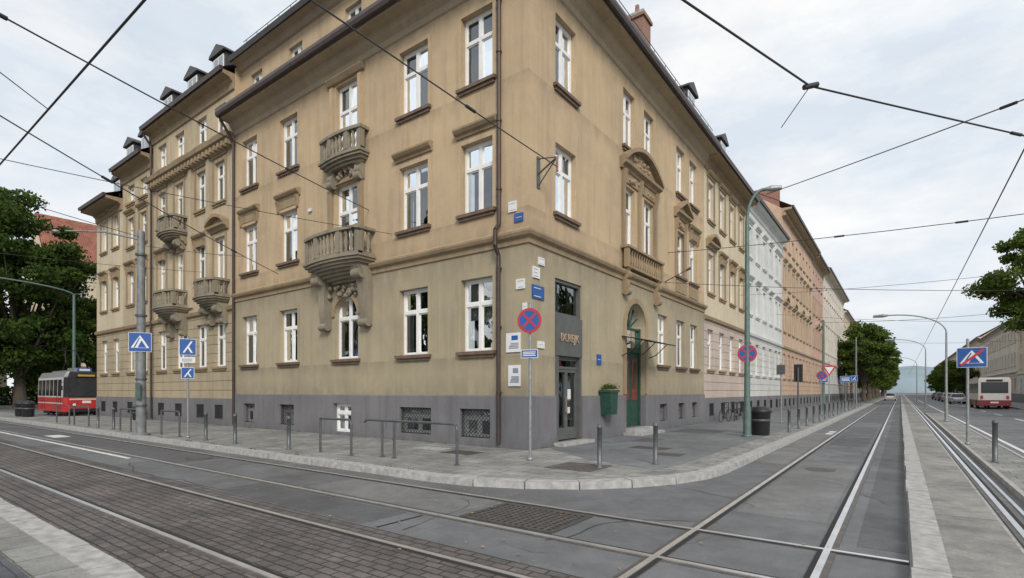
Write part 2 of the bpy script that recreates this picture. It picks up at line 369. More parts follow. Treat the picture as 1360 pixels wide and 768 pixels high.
def grille(b,u0,u1,z0,z1,n,diag=True):
    b.box(u0,u1,n,n+.02,z0,z0+.03,BLACK); b.box(u0,u1,n,n+.02,z1-.03,z1,BLACK)
    k=int((u1-u0)/.13)
    if not diag:
        for i in range(1,k): b.box(u0+(u1-u0)*i/k-.008,u0+(u1-u0)*i/k+.008,n+.003,n+.017,z0+.03,z1-.03,BLACK)
    else:
        h=z1-z0; w=u1-u0
        for i in range(-7,k+1):
            for sg in(1,-1):
                a=u0+w*i/k if sg>0 else u1-w*i/k
                x0,x1=a,a+sg*h
                cl=lambda x: min(max(x,u0),u1)
                xa,xb=cl(x0),cl(x1)
                if abs(xa-xb)<.03: continue
                za=z0+abs(xa-x0);zb=z0+abs(xb-x0)
                b.cyl((xa,n+.01,za),(xb,n+.01,zb),.009,.009,BLACK,5,False)
# ------------------------------------------------------------------ corner building
cb=empty('corner_apartment_building')
LC=[(1.9,1.24),(4.65,1.36),(8.3,1.4),(12.2,1.34),(15.4,1.3)]
RC=[(2.05,1.24),(6.8,1.05),(8.8,1.05),(12.7,1.15),(14.6,1.15)]
LEN_L=16.8; LEN_R=16.4
W=M(TL); Wn=M(TL); Tm=M(TL)
ops=[]; base=[]
for i,(c,w) in enumerate(LC):
    a,d=c-w/2,c+w/2
    if i==2:
        ops+= [(a,d,2.86,5.2),(a,d,6.45,9.45),(a+.05,d-.05,10.35,13.25)]
    else: ops+= [(a,d,2.86,5.07),(a,d,7.07,9.22),(a,d,10.95,13.15)]
for c,w,a,d in((1.95,1.2,.25,1.12),(4.55,1.5,.25,1.12),(8.5,1.1,.12,1.2),(12.3,1.1,.25,1.1),(15.4,1.0,.25,1.1)): base.append((c-w/2,c+w/2,a,d))
wall(W,-.05,LEN_L,-.02,1.5,base,S_PL,.05,.28)
W.face([(-.05,.05,1.5),(LEN_L,.05,1.5),(LEN_L,0,1.54),(0,0,1.54)],S_PL)
wall(W,0,LEN_L,1.5,5.95,ops,S_LO); wall(W,0,LEN_L,5.95,14.2,ops,S_UP)
arch(W,LC[2][0]-.7,LC[2][0]+.7,5.2,0,.22,S_LO)
for o in ops: window(Wn,*o)
for i,o in enumerate(base):
    if i==2: window(Wn,*o,n=-.15)
    else:
        window(Wn,*o,n=-.2,fm=GREYF,dark=True); grille(Tm,o[0],o[1],o[2],o[3],-.04,i<4)
for i,(c,w) in enumerate(LC):
    a,d=c-w/2,c+w/2
    sill(Tm,a,d,2.86)
    if i!=2:
        sill(Tm,a,d,7.07); sill(Tm,a,d,10.95); hood(Tm,a,d,9.45 if i<2 else 9.7,S_TR,i>=3)
        for z0,z1 in((2.86,5.07),(7.07,9.22),(10.95,13.15)):
            m_=S_LO if z0<5 else S_UP
            Tm.box(a-.13,a-.003,.002,.03,z0,z1+.13,m_); Tm.box(d+.003,d+.13,.002,.03,z0,z1+.13,m_); Tm.box(a-.003,d+.003,.002,.03,z1+.003,z1+.13,m_)
for k in range(14):
    t0=math.pi*k/14;t1=math.pi*(k+1)/14
    P=lambda r,t:(8.3+r*math.cos(t),4.5+r*math.sin(t))
    W.prism([P(.703,t0),P(.703,t1),P(.86,t1),P(.86,t0)],0,.07,S_TR)
balcony(Tm,6.65,9.85,.72,6.45,7.42,4.0,STONE,True)
balcony(Tm,7.0,9.4,.36,10.3,11.15,9.35,STONE,bw=.14)
blobs(Tm,8.25,2.2,5.2,5.6,STONE,26,.12)
for s in(-1,1): Tm.sweep([(0,6.45),(.1,6.45),(.12,9.3),(0,9.4)],8.3+s*.92-.12,8.3+s*.92+.12,S_TR)
Tm.box(7.5,9.1,0,.1,9.47,9.62,S_TR); blobs(Tm,8.25,1.7,9.62,9.93,STONE,26,.12)
for s in(-1,1): Tm.sweep([(0,10.3),(.08,10.3),(.1,13.25),(0,13.3)],8.3+s*.85-.09,8.3+s*.85+.09,S_UP)
Tm.sweep([(0,13.32),(.1,13.35),(.2,13.5),(.2,13.56),(0,13.6)],7.2,9.4,S_TR)
BELT=[(0,5.82),(.05,5.84),(.06,5.98),(.16,6.04),(.2,6.12),(.2,6.18),(0,6.27)]
EAV=[(0,13.62),(.06,13.66),(.08,13.85),(.22,13.97),(.3,14.1),(.34,14.14),(.72,14.16),(.72,14.3),(.0,14.32)]
GUTP=[(.70,14.31),(.80,14.2),(.88,14.24),(.92,14.36),(.9,14.5),(.7,14.52)]
Tm.sweep(BELT,0,LEN_L,S_TR,True); Tm.sweep(EAV,0,LEN_L,S_EV,True); Tm.sweep(GUTP,0,LEN_L,GUT,True)
at=[(c-.5,c+.5,14.95,16.35) for c,w in LC]
wall(W,1.2,LEN_L,14.3,17.15,at,S_UP,-.3,.18)
for o in at: window(Wn,*o,n=-.48)
Tm.sweep([(-.3,16.75),(-.2,16.8),(-.05,16.98),(.2,17.02),(.2,17.12),(-.3,17.14)],1.0,LEN_L,S_EV)
Tm.sweep([(.19,17.05),(.3,17.0),(.36,17.2),(.19,17.25)],1.0,LEN_L,ROOF)
Wr=M(TR); Wnr=M(TR); Tr=M(TR)
opr=[]
for i,(c,w) in enumerate(RC):
    a,d=c-w/2,c+w/2
    opr+=[(a,d,7.07,9.22 if i in(0,3,4) else 9.5),(a,d,10.95,13.15)]
for c in(10.35,12.7,14.7): opr.append((c-.57,c+.57,2.8,5.0))
shop=(1.4,3.05,.1,5.1); door=(6.45,8.35,.25,5.1)
opx=opr+[shop,door]
bs=[(c-.45,c+.45,.35,1.1) for c in(10.35,12.7,14.7)]
wall(Wr,-.05,LEN_R,-.02,1.5,bs+[shop,door],S_PL,.05,.28)
Wr.face([(0,0,1.54),(shop[0],0,1.54),(shop[0],.05,1.5),(-.05,.05,1.5)],S_PL)
wall(Wr,0,LEN_R,1.5,5.95,opx,S_LO,0,.3); wall(Wr,0,LEN_R,5.95,14.2,opr,S_UP)
arch(Wr,door[0],door[1],door[3],0,.3,S_LO,10)
for o in opr: window(Wnr,*o)
for o in bs: window(Wnr,*o,n=-.2,fm=GREYF,dark=True); grille(Tr,*o,-.06,False)
for i,(c,w) in enumerate(RC):
    a,d=c-w/2,c+w/2; sill(Tr,a,d,10.95)
    if i in(0,3,4): sill(Tr,a,d,7.07)
for c in(10.35,12.7,14.7): sill(Tr,c-.57,c+.57,2.8)
pediment(Tr,7.8,3.7,10.0,.75,S_TR); blobs(Tr,7.8,2.0,10.35,10.8,S_TR,30,.1)
Tr.box(6.15,9.45,0,.06,9.6,9.997,S_TR); blobs(Tr,7.8,2.8,9.68,9.9,S_TR,18,.06)
for u in(6.1,7.6,9.3): Tr.sweep([(0,7.0),(.09,7.0),(.1,9.3),(.2,9.98),(0,9.98)],u,u+.2,S_TR)
balustrade(Tr,6.05,9.65,.3,6.29,7.1,S_TR,.22); Tr.box(6.2,9.5,0,.1,6.36,7.0,S_TR)
for u in(6.2,9.3): console(Tr,u+.1,.2,5.3,6.28,.3,S_TR)
pediment(Tr,12.7,1.9,9.75,.5,S_TR,False); Tr.box(12.0,13.4,0,.05,9.35,9.745,S_TR); blobs(Tr,12.7,.9,9.45,9.65,S_TR,8,.05)
hood(Tr,14.03,15.17,9.6,S_TR,True)
for u in(12.0,13.28): Tr.sweep([(0,7.0),(.06,7.0),(.07,9.2),(.15,9.7),(0,9.7)],u-.12,u+.12,S_TR)
for u0,u1 in((12.0,13.4),(13.95,15.25)): Tr.box(u0,u1,0,.06,6.3,6.85,S_TR)
Tr.sweep(BELT,0,LEN_R,S_TR,True); Tr.sweep(EAV,0,LEN_R,S_EV,True); Tr.sweep(GUTP,0,LEN_R,GUT,True)
# shopfront
a,d=shop[0],shop[1]
Wnr.box(a,d,-.3,-.05,3.98,4.08,ANTH); Wnr.box(a,a+.1,-.3,-.05,4.08,5.1,ANTH); Wnr.box(d-.1,d,-.3,-.05,4.08,5.1,ANTH); Wnr.box(a+.1,d-.1,-.3,-.05,5.0,5.1,ANTH)
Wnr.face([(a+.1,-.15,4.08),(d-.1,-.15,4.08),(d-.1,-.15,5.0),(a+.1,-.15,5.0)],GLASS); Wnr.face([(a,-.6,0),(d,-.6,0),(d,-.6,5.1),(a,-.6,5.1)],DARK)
Wnr.box(a,d,-.3,.03,2.75,3.978,ANTH)
Wnr.box(a,a+.22,-.3,.0,.1,2.748,ANTH); Wnr.box(d-.12,d,-.3,.0,.1,2.748,ANTH); Wnr.box(a+.22,d-.12,-.25,-.1,2.35,2.43,ANTH); Wnr.box(a+.22,d-.12,-.25,-.1,2.62,2.748,ANTH)
m_=(a+.22+d-.12)/2
for x0,x1 in((a+.22,m_),(m_,d-.12)):
    Wnr.box(x0,x0+.07,-.25,-.12,.14,2.35,ANTH);Wnr.box(x1-.07,x1,-.25,-.12,.14,2.35,ANTH);Wnr.box(x0+.07,x1-.07,-.25,-.12,.14,.5,ANTH)
    Wnr.box(x0+.07,x1-.07,-.25,-.12,2.25,2.35,ANTH)
    Wnr.face([(x0+.07,-.18,.5),(x1-.07,-.18,.5),(x1-.07,-.18,2.25),(x0+.07,-.18,2.25)],GLASS)
Wnr.face([(a+.22,-.18,2.43),(d-.12,-.18,2.43),(d-.12,-.18,2.62),(a+.22,-.18,2.62)],GLASS)
Wnr.box(m_+.14,m_+.36,-.178,-.17,1.4,1.72,SWHT); Wnr.box(m_+.14,m_+.31,-.178,-.17,.95,1.15,CURT)
Wnr.cyl((m_-.12,-.06,1.0),(m_-.12,-.06,1.5),.015,.015,GALV,8)
Tr.box(a-.15,d+.15,.051,.4,-.02,.1,GRAN)
# arched door
a,d=door[0],door[1]
Wnr.box(a,a+.12,-.32,-.18,.25,4.2,DGREEN);Wnr.box(d-.12,d,-.32,-.18,.25,4.2,DGREEN);Wnr.box(a+.12,d-.12,-.32,-.16,3.2,3.36,DGREEN)
m_=(a+d)/2
for x0,x1 in((a+.12,m_-.01),(m_+.01,d-.12)):
    Wnr.box(x0,x1,-.32,-.24,.25,3.2,DGREEN)
    Wnr.box(x0+.12,x1-.12,-.24,-.225,.5,1.1,DGREEN); Wnr.box(x0+.15,x1-.15,-.238,-.222,1.3,2.95,DOORR)
    Wnr.face([(x0+.22,-.218,1.75),(x1-.22,-.218,1.75),(x1-.22,-.218,2.85),(x0+.22,-.218,2.85)],GLASS)
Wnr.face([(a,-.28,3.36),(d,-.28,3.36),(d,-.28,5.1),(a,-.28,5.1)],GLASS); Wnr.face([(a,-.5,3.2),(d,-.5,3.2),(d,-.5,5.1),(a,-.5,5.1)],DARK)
for t in range(1,6):
    an=math.pi*t/6; Wnr.cyl((m_,-.26,4.15),(m_+.9*math.cos(an),-.26,4.15+.9*math.sin(an)),.02,.02,DGREEN,5)
Wnr.box(a+.12,d-.12,-.29,-.2,4.1,4.17,DGREEN)
for k in range(16):
    t0=math.pi*k/16;t1=math.pi*(k+1)/16
    P=lambda r,t:(m_+r*math.cos(t),4.15+r*math.sin(t))
    Wr.prism([P(.953,t0),P(.953,t1),P(1.16,t1),P(1.16,t0)],0,.07,S_TR)
for s,x in((0,a-.21),(1,d+.003)): Wr.box(x,x+.207,.003,.07,1.54,4.15,S_TR)
Tr.box(a-.25,d+.25,.051,.75,-.02,.1,GRAN); Tr.box(a-.1,d+.1,.051,.45,.103,.24,GRAN)
Tr.idx([(a-.3,0,3.75),(d+.3,0,3.75),(d+.3,1.15,3.5),(a-.3,1.15,3.5)],[(0,1,2,3)],GLASS)
for u in(a-.3,m_,d+.3):
    Tr.tube([(u,0,3.73),(u,1.15,3.48)],.022,BLACK,6); Tr.tube([(u,0,3.0),(u,.35,3.12),(u,.8,3.52)],.018,BLACK,6)
Tr.tube([(a-.3,1.15,3.48),(d+.3,1.15,3.48)],.022,BLACK,6)
# roof
R=M()
zr=14.5+SW
R.face([(.78,-.78,zr),(.78,LEN_R,zr),(-6,LEN_R,zr+4.6),(-6,1,zr+4.6),(-1.2,.3,zr+1.4)],ROOF)
R.face([(.78,-.78,zr),(-1.2,.3,zr+.8),(-LEN_L,.3,zr+.8),(-LEN_L,-.78,zr)],ROOF)
z2=17.2+SW
R.face([(-1.0,-.25,z2),(-LEN_L,-.25,z2),(-LEN_L,5,z2+2.6),(-5.5,5,z2+2.6)],ROOF)
R.face([(-1.0,-.25,z2),(-5.5,5,z2+2.6),(-5.5,9,z2),(-1.0,9,z2)],ROOF)
R.face([(-1.2,.3,14),(-1.2,9,14),(-1.2,9,z2),(-1.2,.3,z2)],S_UP)
R.face([(-LEN_L,0,14),(-LEN_L,12,14),(-LEN_L,12,17),(-LEN_L,5,z2+2.6),(-LEN_L,0,17)],S_UP)
R.face([(-6,LEN_R,zr+4.6),(-6,1,zr+4.6),(-12,1,zr),(-12,LEN_R,zr)],ROOF)
for y in(3,4.2,5.4,6.6,7.8,9,10.2,11.4,12.6,13.8,15): R.tube([(.62,y,zr+.1),(.62,y,zr+.6)],.015,METAL,5)
for z in(.35,.6): R.tube([(.62,2.5,zr+z),(.62,15.8,zr+z)],.015,METAL,5)
for u in [2+.9*i for i in range(16)]: R.tube([(-u,-.1,z2+.0),(-u,-.1,z2+.45)],.015,METAL,5)
R.tube([(-2,-.1,z2+.45),(-15.8,-.1,z2+.45)],.015,METAL,5)
def chimney(b,x,y,z0,z1,w=.75,l=.9):
    b.box(x-w/2,x+w/2,y-l/2,y+l/2,z0,z1,BRICK); b.box(x-w/2-.08,x+w/2+.08,y-l/2-.08,y+l/2+.08,z1,z1+.14,BRICK); b.box(x-w/2-.02,x+w/2+.02,y-l/2-.02,y+l/2+.02,z1+.143,z1+.3,GRAN)
    for k in(-.25,.25): b.cyl((x,y+k,z1+.3),(x,y+k,z1+.7),.12,.1,BRICK,8)
chimney(R,-1.6,11.6,15.5,19.3)
def dormer(T,u,n,z,w=1.3,h=1.3,l=3.0):
    q=M(T)
    q.box(u-w/2,u+w/2,n-l,n,z,z+h,ROOF); q.prism([(u-w/2-.15,z+h+.003),(u+w/2+.15,z+h+.003),(u+w/2+.1,z+h+.12),(u,z+h+.5),(u-w/2-.1,z+h+.12)],n-l,n+.15,ROOF)
    q.box(u-w/2+.12,u+w/2-.12,n+.003,n+.04,z+.15,z+h-.1,WHITE)
    q.box(u-w/2+.2,u-.04,n+.042,n+.05,z+.22,z+h-.17,GLASS); q.box(u+.04,u+w/2-.2,n+.042,n+.05,z+.22,z+h-.17,GLASS)
    return q
W.obj('walls_street',cb); Wn.obj('windows_street',cb); Tm.obj('trim_and_balconies',cb)
Wr.obj('walls_side',cb); Wnr.obj('windows_side',cb); Tr.obj('trim_side',cb); R.obj('roof',cb)
dormer(TR,15.2,-.3,15.8).obj('dormer',cb)
dp=M(TL)
dp.tube([(.98,.78,14.3),(.98,.75,14.1),(.98,.2,13.5),(.98,.1,13.3),(.98,.1,6.5),(.98,.28,6.3),(.98,.28,5.85),(.98,.12,5.6),(.98,.12,.15)],.062,GUT,10)
for z in(1.6,3.5,5.2,7.5,9.5,11.5,13): dp.cyl((.98,.1,z),(.98,.1,z+.05),.085,.085,GUT,10)
dp.obj('drainpipe',cb)
dp=M(TL); dp.tube([(16.75,.78,14.3),(16.75,.2,13.5),(16.75,.1,13.3),(16.75,.1,.1)],.06,GUT,8); dp.obj('drainpipe_far',cb)
cu=D.curves.new('shop_lettering','FONT'); cu.body='IX.REJK'; cu.size=.36; cu.extrude=.012; cu.align_x='CENTER'; cu.space_character=1.0
to=D.objects.new('shop_lettering',cu); scene.collection.objects.link(to); to.data.materials.append(GOLD)
to.location=(.05,2.23,3.2+SW); to.rotation_euler=(math.pi/2,0,math.pi/2); to.parent=cb
# ------------------------------------------------------------------ generic row building
def rowb(name,T,u0,u1,eave,cols,w,floors,wm,gm,tm,roof=ROOF,far=False,ov=.55,gz=5.6,basement=True,dent=False,pedi=(),back=-11,rh=4.,dorm=(),plm=S_PL,hoods=True):
    e=empty(name); b=M(T); q=M(T); t=M(T)
    ops=[(c-w/2,c+w/2,z0,z1) for c in cols for z0,z1 in floors]
    wall(b,u0,u1,-.02,1.3,[],plm,.05)
    wall(b,u0,u1,1.3,gz,ops,gm); wall(b,u0,u1,gz,eave,ops,wm)
    for o in ops:
        window(q,*o,far=far)
        sill(t,o[0],o[1],o[2],tm,.12)
    for i,(z0,z1) in enumerate(floors):
        if i==0 or i==len(floors)-1 and len(floors)>3: continue
        for j,c in enumerate(cols):
            t.box(c-w/2-.16,c-w/2-.003,0.002,.05,z0,z1+.1,tm); t.box(c+w/2+.003,c+w/2+.16,0.002,.05,z0,z1+.1,tm)
            if i==1 and j in pedi: pediment(t,c,w+.7,z1+.25,.35,tm,j%2==0)
            elif hoods and i in(1,2): hood(t,c-w/2,c+w/2,z1+.2,tm,i==1 and not far)
    t.sweep([(0,gz-.12),(.12,gz-.06),(.16,gz+.1),(0,gz+.18)],u0,u1,tm)
    t.sweep([(0,eave-.75),(.08,eave-.7),(.1,eave-.4),(.25,eave-.25),(ov,eave-.18),(ov,eave-.02),(0,eave)],u0,u1,tm)
    t.sweep([(ov-.02,eave-.017),(ov+.12,eave-.1),(ov+.16,eave+.1),(ov-.02,eave+.12)],u0,u1,GUT)
    if dent:
        k=int((u1-u0)/.5)
        for i in range(k): t.box(u0+(i+.2)*(u1-u0)/k,u0+(i+.65)*(u1-u0)/k,.1,.3,eave-.62,eave-.3,tm)
    r=M(T); r.face([(u0,ov,eave+.1),(u1,ov,eave+.1),(u1,back/2,eave+rh),(u0,back/2,eave+rh)],roof)
    r.face([(u0,back,eave),(u1,back,eave),(u1,back/2,eave+rh),(u0,back/2,eave+rh)],roof)
    for u in(u0+.004,u1-.004): r.face([(u,0,-.02),(u,0,eave),(u,back/2,eave+rh-.05),(u,back,eave),(u,back,-.02)],wm)
    if basement:
        for c in cols: t.box(c-.4,c+.4,.052,.06,.35,1.0,DARK); grille(t,c-.4,c+.4,.35,1.0,.062,False)
    b.obj('walls',e); q.obj('windows',e); t.obj('trim',e); r.obj('roof',e)
    for u,n,z in dorm: dormer(T,u,n,z).obj('dormer',e)
    return e
F4=[(2.86,5.05),(7.05,9.2),(11.0,13.1),(14.6,16.1)]
F3=[(2.86,5.05),(7.05,9.2),(11.0,13.1)]
e=rowb('apartment_building',TL,16.8,26.5,16.6,[18.3,20.3,22.9,25.2],1.15,[(2.86,5.05),(7.05,9.2),(10.9,12.9),(14.2,15.6)],S_L2,S_L2G,S_TR,pedi=(0,2),dorm=[(18.6,-.1,16.9),(21.5,-.1,16.9),(24.6,-.1,16.9)])
t=M(TL)
t.sweep([(0,13.2),(.1,13.25),(.12,13.45),(.4,13.6),(.45,13.8),(0,13.85)],16.8,26.5,S_TR)
for i in range(24): t.box(16.9+i*.4,17.1+i*.4,.122,.35,13.27,13.49,S_TR)
balcony(t,21.7,24.1,.8,6.1,6.95,4.6,STONE,True); balcony(t,21.9,23.9,.65,10.1,10.9,9.2,STONE)
balcony(t,17.3,19.4,.7,6.2,7.0,4.9,STONE,True)
for u in(19.35,21.4): t.sweep([(0,6.0),(.12,6.0),(.12,13.2),(0,13.2)],u-.2,u+.2,S_L2)
t.tube([(26.35,.6,16.4),(26.35,.15,15.8),(26.35,.15,.1)],.06,GUT,8)
t.obj('balconies_and_cornice',e)
e=rowb('apartment_building',TL,26.5,31.3,15.4,[27.9,29.9],1.1,[(2.86,5.05),(7.05,9.2),(10.6,12.4),(13.3,14.4)],S_L2,S_L2G,S_TR,dorm=[(27.6,0,15.6),(30,0,15.6)],ov=.6)
e=rowb('apartment_building',TL,31.3,36.2,13.9,[32.5,34.7],1.1,F3,S_CR,S_L2G,S_TR,dorm=[(32.6,-.1,14.1)],ov=.9,rh=3)
rowb('apartment_building',TR,16.4,25.8,14.3,[17.6,19.9,22.2,24.5],1.1,F3,S_CR,S_PK,S_TR,dorm=[(20.5,-.1,15.2)],pedi=(0,),ov=.75)
rowb('apartment_building',TR,25.8,39.2,14.9,[27,29.4,31.8,34.2,36.6,38.2],1.15,F3,S_WH,S_WG,S_WH,roof=REDT,far=True)
rowb('apartment_building',TR,39.2,58.8,17.8,[40.6+2.35*i for i in range(8)],1.15,F4,S_SA,S_SG,S_EV,far=True,dent=True,pedi=(0,2,4,6),roof=REDT,ov=.8)
rowb('apartment_building',TR,58.8,70,17.6,[60.4+2.5*i for i in range(4)],1.15,F4,S_RO,S_SG,S_EV,far=True,pedi=(1,2),ov=.8,hoods=False)
rowb('apartment_building',TR,70,102,18.2,[71.5+2.6*i for i in range(12)],1.2,F4,S_IV,S_WG,S_IV,far=True,ov=.8,hoods=False)
rowb('apartment_building',TR,102,132,16.5,[103.5+3*i for i in range(10)],1.3,F4[:3]+[(14.0,15.2)],S_CR,S_PK,S_IV,far=True,hoods=False,roof=REDT)
rowb('apartment_building',TR,132,190,17.5,[134+3.2*i for i in range(17)],1.3,F4,S_IV,S_WG,S_IV,far=True,hoods=False,roof=REDT)
rowb('apartment_building',TR,190,330,16.5,[193+4.5*i for i in range(30)],1.5,F3,S_SA,S_WG,S_IV,far=True,hoods=False,roof=REDT)
ch=M(); ch.box(-5,-.2,39.25,39.6,17.9,19.8,BRICK); ch.box(-5.05,-.15,39.2,39.65,19.803,19.95,REDT); ch.obj('brick_parapet')
TX=lambda v,n,z:(22.5-n,v,z+SW)
rowb('apartment_building',TX,62,96,11,[64+2.9*i for i in range(11)],1.2,[(1.6,3.4),(5.0,7.0),(8.3,9.9)],S_CR,S_WG,S_IV,far=True,hoods=False,roof=REDT,gz=4.2,rh=3.5,basement=False)
rowb('apartment_building',TX,96,140,12.5,[98+3*i for i in range(14)],1.2,[(1.6,3.6),(5.6,7.6),(9.2,11)],S_IV,S_PK,S_IV,far=True,hoods=False,roof=REDT,gz=4.6,rh=3.5,basement=False)
rowb('apartment_building',TX,140,330,13.5,[143+4.5*i for i in range(41)],1.5,[(1.6,3.6),(5.6,7.6),(9.2,11)],S_CR,S_WG,S_IV,far=True,hoods=False,roof=REDT,gz=4.6,rh=4,basement=False)
TF=lambda u,n,z:(-92+n,u,z)
rowb('apartment_building',TF,9,45,20.5,[10.5+2.8*i for i in range(12)],1.3,[(2.5,4.5),(6.5,8.6),(10.6,12.7),(15.5,17.5)],S_CR,S_L2G,S_IV,far=True,hoods=False,roof=REDT,rh=8.5,basement=False)
rowb('apartment_building',TF,-32,5,13,[-30+2.8*i for i in range(12)],1.3,[(2.5,4.5),(6.5,8.6)],S_CR,S_L2G,S_IV,far=True,hoods=False,roof=REDT,rh=4,basement=False)

# ------------------------------------------------------------------ ground
def sheet(name,polys,z,mat,parent=None):
    b=M()
    for p in polys: b.face([(x,y,z) for x,y in p],mat)
    return b.obj(name,parent)
sheet('ground',[[(-1500,-1500),(1500,-1500),(1500,1500),(-1500,1500)]],-.012,ASPD)
rd=empty('road')
sheet('carriageway',[[(-120,-10.3),(8.5,-10.3),(8.5,-60),(17.8,-60),(17.8,400),(5.3,400),(5.3,-.3),(0.9,-4.7),(-120,-4.7)],[(-120,-2.6),(-120,14),(-36.2,14),(-36.2,-2.6)]],0,ASPH,rd)
sheet('cobbles',[[(-120,-10.3),(3.6,-10.3),(3.6,-9.9),(6.2,-9.9),(6.2,-7.75),(-120,-7.75)]],.004,COB,rd)
pt=M()
for x0,x1,y0,y1 in((-60,-6,-6.6,-5.5),(-1.5,2.6,-7.7,-6.9)): pt.box(x0,x1,y0,y1,-.01,.004,ASPD)
for x0,x1,y0,y1 in((-.5,3.2,-6.6,-5.5),(6.45,7.6,-4,3),(5.45,6.15,2,14)): pt.box(x0,x1,y0,y1,-.01,.0045,ASPL)
pt.box(8.0,8.45,-5,60,-.01,.004,ASPD); pt.box(6.5,7.55,8,19,-.01,.004,ASPD); pt.box(6.5,7.6,24,60,-.01,.004,ASPD)
pt.box(6.7,7.5,12,12.35,-.008,.008,ASPL)
pt.box(2.9,2.94,-7.7,-6.9,-.01,.006,GROOVE)
pt.obj('asphalt_patches',rd)
b=M()
def crack(x,y,a,L,w=.009,z=.0063):
    s=0;p=Vector((x,y)); pr=None
    while s<L:
        a+=random.gauss(0,.28); st=random.uniform(.12,.3); q=p+Vector((math.cos(a),math.sin(a)))*st
        nn=Vector((-math.sin(a),math.cos(a)))*w*random.uniform(.3,1.2)
        if pr is None: pr=(p-nn,p+nn)
        cu_=(q-nn,q+nn)
        b.face([(*pr[0],z),(*cu_[0],z),(*cu_[1],z),(*pr[1],z)],TAR); pr=cu_; p=q; s+=st
for x,y,a,L in((3.3,-7.6,1.9,2.2),(6.6,-3.5,1.4,7),(6.9,4,1.6,9),(5.0,-6.9,0.1,2.6),(-7,-7.3,.1,6),(12.5,2,1.5,8),(13.5,8,1.4,12),(8.2,-2,1.6,6),(7.0,14,1.55,12)): crack(x,y,a,L)
b.obj('sealed_cracks',rd)
mk=M()
mk.box(-60,-8.0,-7.05,-6.95,-.008,.008,PAINT)  # no marking: white strip painted for the bright shine along a rail
mk.box(11.25,11.37,-3,160,-.008,.008,PAINT)
for i in range(20): mk.box(14.3,14.42,4+i*9,7.5+i*9,-.008,.008,PAINT)
mk.box(-19,-17.6,-6.4,-5.9,-.008,.009,PAINT)
for y in(13.,14.2): mk.box(5.9,6.15,y,y+.7,-.008,.009,PAINT)
mk.obj('road_markings_and_rail_shine',rd)
tk=empty('tram_tracks')
b=M()
def railx(x0,x1,y,bright,gs=1):
    b.box(x0,x1,y-.085,y+.085,-.01,.008,RAILD)
    b.box(x0,x1,y-.03,y+.03,-.01,.018,RAIL); b.box(x0,x1,y+gs*.034,y+gs*.08,-.01,.0125,GROOVE)
def raily(x,y0,y1,bright,gs=1):
    b.box(x-.09,x+.09,y0,y1,-.01,.010,RAILD)
    b.box(x-.033,x+.033,y0,y1,-.01,.021,RAIL); b.box(x+gs*.037,x+gs*.085,y0,y1,-.01,.0145,GROOVE)
railx(-110,7.5,-9.5,True,1); railx(-110,7.5,-8.1,True,-1)
railx(-110,8.47,-6.75,True,1); railx(-110,8.47,-5.38,True,-1)
raily(6.3,-9,330,True,1); raily(7.75,-9,330,True,-1); raily(9.62,-20,330,True,1)
b.box(9.8,9.85,-20,330,-.01,.02,RAIL)
b.box(-110,-36.6,-.95,-.89,-.01,.018,RAIL); b.box(-110,-36.6,.45,.51,-.01,.018,RAIL)
b.obj('rails',tk)
arcp=lambda r,k=24:[(.9+r*math.sin(t),-.35-r*math.cos(t)) for t in [math.pi/2*i/k for i in range(k+1)]]
sw=empty('sidewalk')
b=M()
pl=[(-110,-4.55)]+arcp(4.2)+[(5.1,400),(-.3,400),(-.3,.3),(-36.2,.3),(-36.2,-2.45),(-110,-2.45)]
b.face([(x,y,SW) for x,y in pl],SLAB)
b.face([(-36.2,-2.45,SW),(-36.2,.3,SW),(-36.2,.3,0),(-36.2,-2.45,0)],GRAN); b.face([(-36.2,-2.45,SW),(-110,-2.45,SW),(-110,-2.45,0),(-36.2,-2.45,0)],GRAN)
b.obj('pavement_slabs',sw)
sheet('asphalt_strip',[[(.06,.9),(2.2,-.75),(4.25,-1.5),(4.4,-.3),(4.4,400),(.06,400)]],SW+.004,ASPS,sw)
b=M()
for x0,x1,y0,y1,m in((2.0,3.1,2.2,2.9,IRON),(3.2,3.9,1.0,1.6,IRON),(-1.6,-.6,-1.9,-1.2,IRON),(-3.0,-2.0,-1.6,-1.0,GRAN),(2.2,3.3,-2.6,-1.5,COB),(1.2,1.9,4.2,5.4,ASPD),(.8,2.6,9,11,ASPD)):
    b.box(x0,x1,y0,y1,SW-.01,SW+.009,m)
b.obj('pavement_covers',sw)
def kerb(name,path,w,z0,z1,L=1.0,parent=None,side=1):
    b=M(); pts=[Vector((*p,0)) for p in path]
    cum=[0]
    for p,q in zip(pts,pts[1:]): cum.append(cum[-1]+(q-p).length)
    def at(s):
        for i in range(len(pts)-1):
            if s<=cum[i+1] or i==len(pts)-2:
                t=(s-cum[i])/(cum[i+1]-cum[i]); p=pts[i].lerp(pts[i+1],t); d=(pts[i+1]-pts[i]).normalized(); return p,Vector((-d.y,d.x,0))*side
    s=0
    while s<cum[-1]-.01:
        e=min(s+L,cum[-1]); g=.010
        p,n0=at(s+g);q,n1=at(e-g); h=z1+random.uniform(-.007,.007)
        j=random.uniform(-.012,.012)
        b.idx([tuple(p+n0*j+Vector((0,0,z0))),tuple(q+n1*j+Vector((0,0,z0))),tuple(q+n1*w+Vector((0,0,z0))),tuple(p+n0*w+Vector((0,0,z0))),
               tuple(p+n0*(.02+j)+Vector((0,0,h))),tuple(q+n1*(.02+j)+Vector((0,0,h))),tuple(q+n1*w+Vector((0,0,h))),tuple(p+n0*w+Vector((0,0,h)))],
              [(0,1,5,4),(4,5,6,7),(0,4,7,3),(1,2,6,5),(2,3,7,6)],GRAN)
        s=e
    return b.obj(name,parent)
